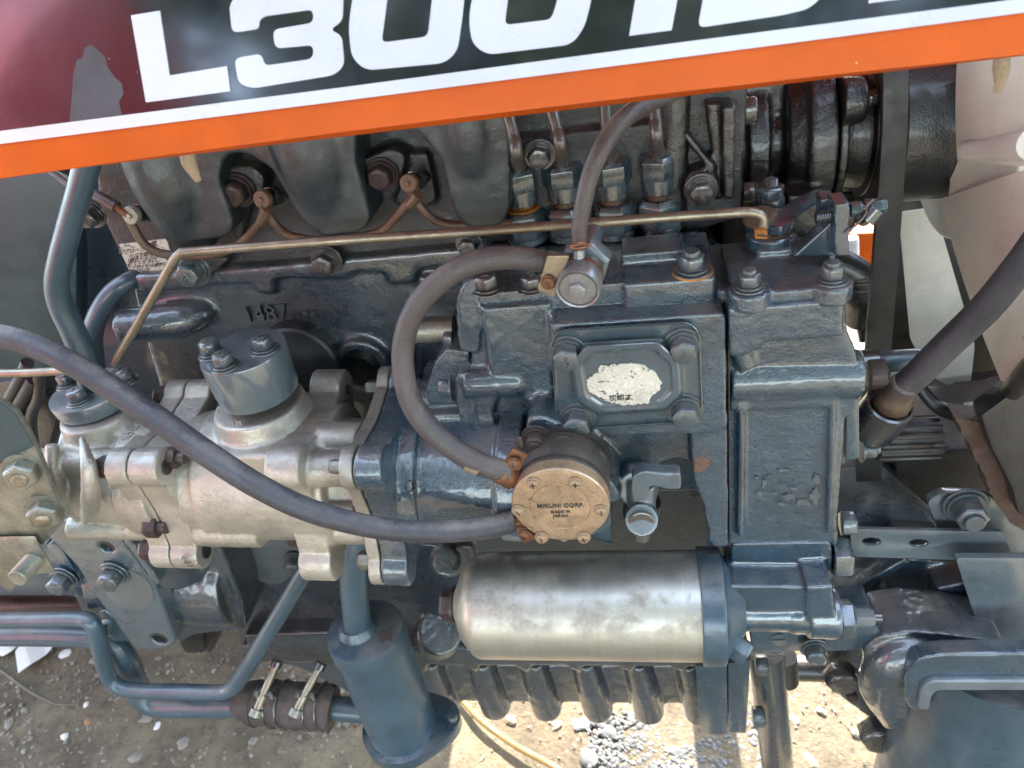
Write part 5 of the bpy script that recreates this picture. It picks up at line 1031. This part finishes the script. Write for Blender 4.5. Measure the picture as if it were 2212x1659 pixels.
cast('shoulder', [prism(rnd([CJ(1165, 900), CJ(1270, 810), CJ(1480, 775), CJ(1750, 800), CJ(2100, 850), CJ(2100, 930), CJ(1700, 940), CJ(1570, 960), CJ(1480, 1060), CJ(1450, 1240), CJ(1420, 1400), CJ(1330, 1350), CJ(1230, 1180)], 14), yf + .03, yf + .08), ptube([(*CJ(1350, 1340), yf + .04), (*CJ(1275, 1130), yf + .03), (*CJ(1340, 960), yf + .028), (*CJ(1500, 870), yf + .034), (*CJ(1750, 850), yf + .05)], [24, 42, 48, 44, 30], n=24),
    ptube([(*CJ(1420, 1300), yf + .03), (*CJ(1400, 1120), yf + .024), (*CJ(1470, 990), yf + .022), (*CJ(1620, 910), yf + .03)], [16, 26, 26, 18], n=20)], M_BLOCK, sw, .002, 9, .0004)
cast('lip', [prism(rnd([CJ(1525, 1280), CJ(1545, 1150), CJ(1615, 1098), CJ(2500, 1098), CJ(2500, 1158), CJ(1650, 1160), CJ(1615, 1195), CJ(1597, 1290)], 9), yf - .0005, yf + .02)], M_STRAP, sw, .0013, 3)
for s, (x, y), h in (('o', CJ(1965, 1345), 12), ('9', CJ(2035, 1548), 17), ('0', CJ(2085, 1625), 17)):
    p = P(x, y, tc.y - math.sqrt(max(0, tr_ ** 2 - (P(x, y, .0).x - tc.x) ** 2)) + .0); p = P(x, y, tc.y - math.sqrt(max(1e-6, tr_ ** 2 - (p.x - tc.x) ** 2)) - .0004)
    n_ = Vector((p.x - tc.x, p.y - tc.y, 0)).normalized(); obj('stamped_digit', text(s, p, Vector((-n_.y, n_.x, 0)) * .45 + Vector((0, 0, -1)), n_.cross(Vector((-n_.y, n_.x, 0)) * .45 + Vector((0, 0, -1))), mp(h, p), .0004), M_PALE, sw, smooth=False)
stt = thing('steering_strut', 'dark blue steel bar hanging down beside the oil pan end plate', 'bar', P(1670, 1560, .09))
q0, q1 = P(1655, 1405, .1), P(1690, 1760, .1); obj('bar', cyl2(q0, q1, mp(38, q0), 32), M_BLOCK, stt); obj('knuckle', cyl2(P(1695, 1418, .11), P(1700, 1470, .11), mp(26, q0), 24), M_DARK, stt)
obj('cross_tube', ptube([(1640, 1440, .18), (1830, 1446, .18)], 28, smooth=False, n=24), M_DARK, stt)

# ================================================================== right: cable, splined shaft, shroud, frame
tcab = thing('tachometer_cable', 'thick dusty rubber cable rising to the right in front of the fan', 'cable', P(2080, 720, .0))
obj('cable', ptube([CG(1430, 850) + (.03,), CG(1530, 760) + (.028,), CG(1700, 590) + (.022,), CG(1950, 350) + (.012,), CG(2120, 150) + (.004,), CG(2260, -30) + (-.004,), CG(2500, -380) + (-.015,)], [29, 30, 31, 33, 34, 35, 36], n=28), M_RUBB, tcab)
p0, p1 = P(*CG(1300, 1020), .04), P(*CG(1420, 860), .03); d_ = (p1 - p0).normalized()
obj('knurled_nut', lathe(p0 + d_ * .012, d_, [(0, mp(36, p0)), (.001, mp(38, p0)), (.010, mp(37, p0)), (.012, mp(32, p0)), (.02, mp(29, p0))], 72, lobes=lambda t: 1 + .025 * math.cos(t * 36)), M_KNURL, tcab, ang=60)
obj('ferrule', cyl(p0 + d_ * .026, d_, mp(29, p0), .012, 32, .001), M_RUBG, tcab)
obj('socket', lathe(p0 - d_ * .02, d_, [(0, mp(50, p0)), (.02, mp(52, p0)), (.032, mp(50, p0)), (.0325, mp(44, p0)), (.030, mp(40, p0)), (.03, .0002)], 48), M_DBOLT, tcab)
ssh = thing('splined_shaft', 'dark splined shaft with rust in its grooves right of the gear case', 'shaft', P(1960, 950, .12))
obj('spline', lathe(P(1890, 950, .13), 'x', [(0, .0002), (0, .0185), (.001, .0195), (P(2022, 950, .13).x - P(1890, 950, .13).x, .0195), (P(2022, 950, .13).x - P(1890, 950, .13).x, .0002)], 120, lobes=lambda t: 1 + .05 * max(-1, min(1, 3 * math.sin(t * 14)))), M_RUBD, ssh, ang=60)
for y, a, b in ((938, 1980, 2016), (962, 1965, 2018), (977, 1995, 2014)): obj('rust_streak', ptube([(a, y, .1105), (b, y + 1, .1105)], [2, 3.5], smooth=False, n=8), M_RUST, ssh)
shr = thing('fan_shroud', 'dirty curved black fan shroud edge below the fan', 'shroud', P(2100, 880, .1))
obj('arc', ptube([CG(1450, 700) + (.15,), CG(1560, 880) + (.14,), CG(1680, 990) + (.13,), CG(1850, 1030) + (.11,), CG(1990, 1000) + (.08,), CG(2120, 890) + (.05,), CG(2260, 730) + (.02,), CG(2500, 500) + (.0,)], [10, 13, 16, 18, 18, 22, 26, 28], n=18), M_RUBD, shr)
obj('skirt', prism([CG(1930, 1040), CG(2120, 900), CG(2300, 700), CG(2400, 1700), CG(2180, 1690), CG(2130, 1500), CG(2000, 1250)], .04, .06), M_RUBD, shr, bev=.004)
rp = thing('rusted_side_rail', 'flaking brown rusted plate edge at the lower right below the shroud', 'rail', P(2130, 1020, .06))
random.seed(3)
ed = [CG(1770, 1050), CG(1830, 1180), CG(1890, 1310), CG(1940, 1400), CG(1975, 1470), CG(2000, 1560), CG(2060, 1640), CG(2110, 1720)]
ed = [(x + random.uniform(-4, 4), y + random.uniform(-3, 3)) for x, y in spline([Vector((x, y, 0)) for x, y in ed], 3) for x, y in [(x, y)]] if 0 else [(q.x + random.uniform(-4, 4), q.y + random.uniform(-3, 3)) for q in spline([Vector((x, y, 0)) for x, y in ed], 4)]
obj('plate', prism(ed + [CG(2240, 1800), CG(2200, 1500), CG(1960, 1080)], .055, .075), M_RUST, rp, bev=.0006); obj('back_plate', prism([(x + 30, y - 10) for x, y in ed] + [(2360, 1160), (2360, 850)], .085, .1), M_DARK, rp, bev=.002)
fr = thing('axle_beam', 'dark front frame and axle beam deep behind the splined shaft', 'frame', P(2000, 1000, .25))
cast('beam', [prism([(1840, 1000), (2400, 960), (2400, 1300), (1840, 1320)], .2, .34), prism([(1930, 985), (2400, 930), (2400, 1010), (1930, 1120)], .15, .25)], M_RUBD, fr, .004, 3)
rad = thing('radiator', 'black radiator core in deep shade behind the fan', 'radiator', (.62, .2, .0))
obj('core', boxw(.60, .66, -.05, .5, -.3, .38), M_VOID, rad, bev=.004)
lhs = thing('lower_radiator_hose', 'glossy black ribbed radiator hose behind the belt', 'hose', P(1850, 610, .25))
obj('hose', ptube([(1780, 560, .25), (1850, 600, .25), (1862, 640, .25), (1855, 690, .26)], [40, 40, 38, 30], n=28), M_DARK, lhs)
for y in (590, 612): obj('hose_band', ring(P(1852, y, .25), 'z', mp(38, P(1852, y, .25)), .0025, 32, 8), M_RUBD, lhs)
obj('petcock', ptube([(1862, 700, .26), (1866, 735, .26)], [12, 10], n=14), M_DARK, lhs)
fsp = thing('far_shade_panel', 'dark panels added beyond the fan to block sun and darken its gaps', 'shroud', P(2150, 600, .42))
obj('panel', prism([(1930, 250), (2700, 150), (2700, 1200), (1800, 1150), (1800, 770), (1920, 745)], .42, .44), M_RUBD, fsp, bev=.004); obj('sun_block', boxw(.12, .33, .44, .45, -.2, .14), M_RUBD, fsp, bev=.003); obj('upper_sun_block', boxw(.1, .378, .455, .465, -.06, .16), M_RUBD, fsp, bev=.003)  # added panels: dark backdrop between the blades, covers that block sun
orr = thing('orange_fender', 'orange painted body panel glimpsed beyond the engine through the gap', 'body panel', P(1880, 540, .75))
obj('panel', prism(rnd([(1835, 505), (2000, 500), (2000, 590), (1835, 568)], 20), .75, .9), M_ORANGE, orr, bev=.01)
wb_ = thing('white_bottle', 'white rounded container beside the orange panel beyond the engine', 'container', P(1845, 540, .6))
obj('body', cyl2(P(1840, 512, .6), P(1842, 566, .6), mp(14, P(1840, 540, .6)), 28), M_WHITE, wb_, bev=.004)
# unseen far-side parts added to cast the shadows on the ground
tfr = thing('shade_wheel', 'unseen tractor rear wheel added on the far side to shade the ground', 'wheel', (-1.0, .72, GZ + .5))  # out of view, added to shade the ground at the left
obj('tyre', lathe(Vector((-.78, .6, GZ + .52)), 'y', [(0, .3), (0, .48), (.03, .52), (.27, .52), (.3, .48), (.3, .3)], 64, lobes=lambda t: 1 + .02 * math.sin(t * 22)), M_RUBD, tfr)
obj('rim', lathe(Vector((-.78, .64, GZ + .52)), 'y', [(0, .0002), (.02, .1), (0, .3), (.2, .3)], 48), M_WHITE, tfr)
stp = thing('shade_footplate', 'unseen footplate and tall side added on the far side to shade the ground', 'footplate', (-.45, .5, GZ + .2))
obj('plate', boxw(-1.6, -.37, .36, .62, -.3, -.285), M_DARK, stp, bev=.003); obj('side', boxw(-1.6, -.36, .60, .615, GZ + .02, .15), M_DARK, stp, bev=.003)  # tall side added as a wall against sun on the left ground
lpst = thing('shadow_post', 'unseen post and brace added beyond the engine to cast shadow strips', 'post', (.16, .62, GZ))
obj('post', boxw(.115, .175, .60, .66, GZ, .3), M_DARK, lpst, bev=.003); obj('brace', ext([(.0, .6, GZ + .4), (.05, .6, GZ + .4), (.085, .6, .3), (.035, .6, .3)], (0, .04, 0)), M_DARK, lpst, bev=.003)  # invented post and brace, cast the shadow strips below the oil pan
# unseen red shape and trees added: they tint reflections and block low sky
red = thing('red_prop', 'red painted machine added unseen behind the camera for its reflection', 'prop', (-1.5, -1.6, GZ))
obj('prop_body', ext([(-1.95, y - .05, z) for y, z in rnd([(-2.0, GZ + .5), (-2.0, GZ + 2.0), (-1.25, GZ + 2.3), (-.95, GZ + 1.8), (-.95, GZ + .5)], .15, 6)], (.72, 0, 0)), paint('red_paint', lin(160, 26, 26), .35, .1), red, bev=.02)  # invented red shape, only there to redden the hood's reflection
obj('prop_base', boxw(-1.85, -1.0, -1.9, -1.05, GZ, GZ + .52), M_DARK, red, bev=.01)
M_LEAFG = paint('foliage', lin(52, 72, 30), .6, .4, dust=0, scale=.1); M_BARK = paint('bark', lin(80, 68, 54), .9, .3, .5, 0, scale=.1)
def tree(x, y, h, r, seed):  # out-of-view trees, sized to block low sky and darken reflections
    random.seed(seed); t = thing('unseen_tree', ('unseen leafy tree behind the camera, farthest to the left', 'unseen leafy tree behind the camera, beyond the red machine', 'tall unseen leafy tree straight behind the camera', 'unseen leafy tree behind the camera, right of the tall one', 'lowest unseen leafy tree behind the camera, farthest right')[seed], 'tree', (x, y, GZ), 'unseen trees sized to block low sky'); b = Vector((x, y, GZ))
    obj('trunk', join(tube([b, b + Vector((.05, .02, h * .4)), b + Vector((-.05, .05, h * .8))], [.16, .12, .05], 12), *[tube([b + Vector((0, 0, h * .35)), b + Vector((math.cos(a) * r * .4, math.sin(a) * r * .4, h * .6)), b + Vector((math.cos(a) * r * .7, math.sin(a) * r * .7, h * .75))], [.07, .05, .02], 8) for a in (0, 1.3, 2.6, 3.9, 5.2)]), M_BARK, t)
    v, f = [], []
    cl = [Vector((random.gauss(0, .42) * r, random.gauss(0, .42) * r, h * random.uniform(.3, 1.0))) for _ in range(110)]
    for c in cl:
        for _ in range(60):
            p = b + c + Vector((random.gauss(0, .22), random.gauss(0, .22), random.gauss(0, .18))); n = Vector((random.uniform(-1, 1), random.uniform(-1, 1), random.uniform(-.3, 1))).normalized(); u = frame(n)[1]; w_ = n.cross(u); s = random.uniform(.06, .12); k = len(v)
            v += [p + u * s * 1.5, p + w_ * s * .6, p - u * s * 1.5, p - w_ * s * .6]; f.append((k, k + 1, k + 2, k + 3))
    obj('crown', (v, f), M_LEAFG, t, smooth=False)
for i, (x, y, h, r) in enumerate([(-6.2, -3.2, 6.2, 2.2), (-3.6, -4.9, 7.0, 2.3), (-.6, -5.3, 7.2, 2.3), (2.4, -5.0, 6.8, 2.3), (5.4, -3.6, 6.0, 2.2)]): tree(x, y, h, r, i)
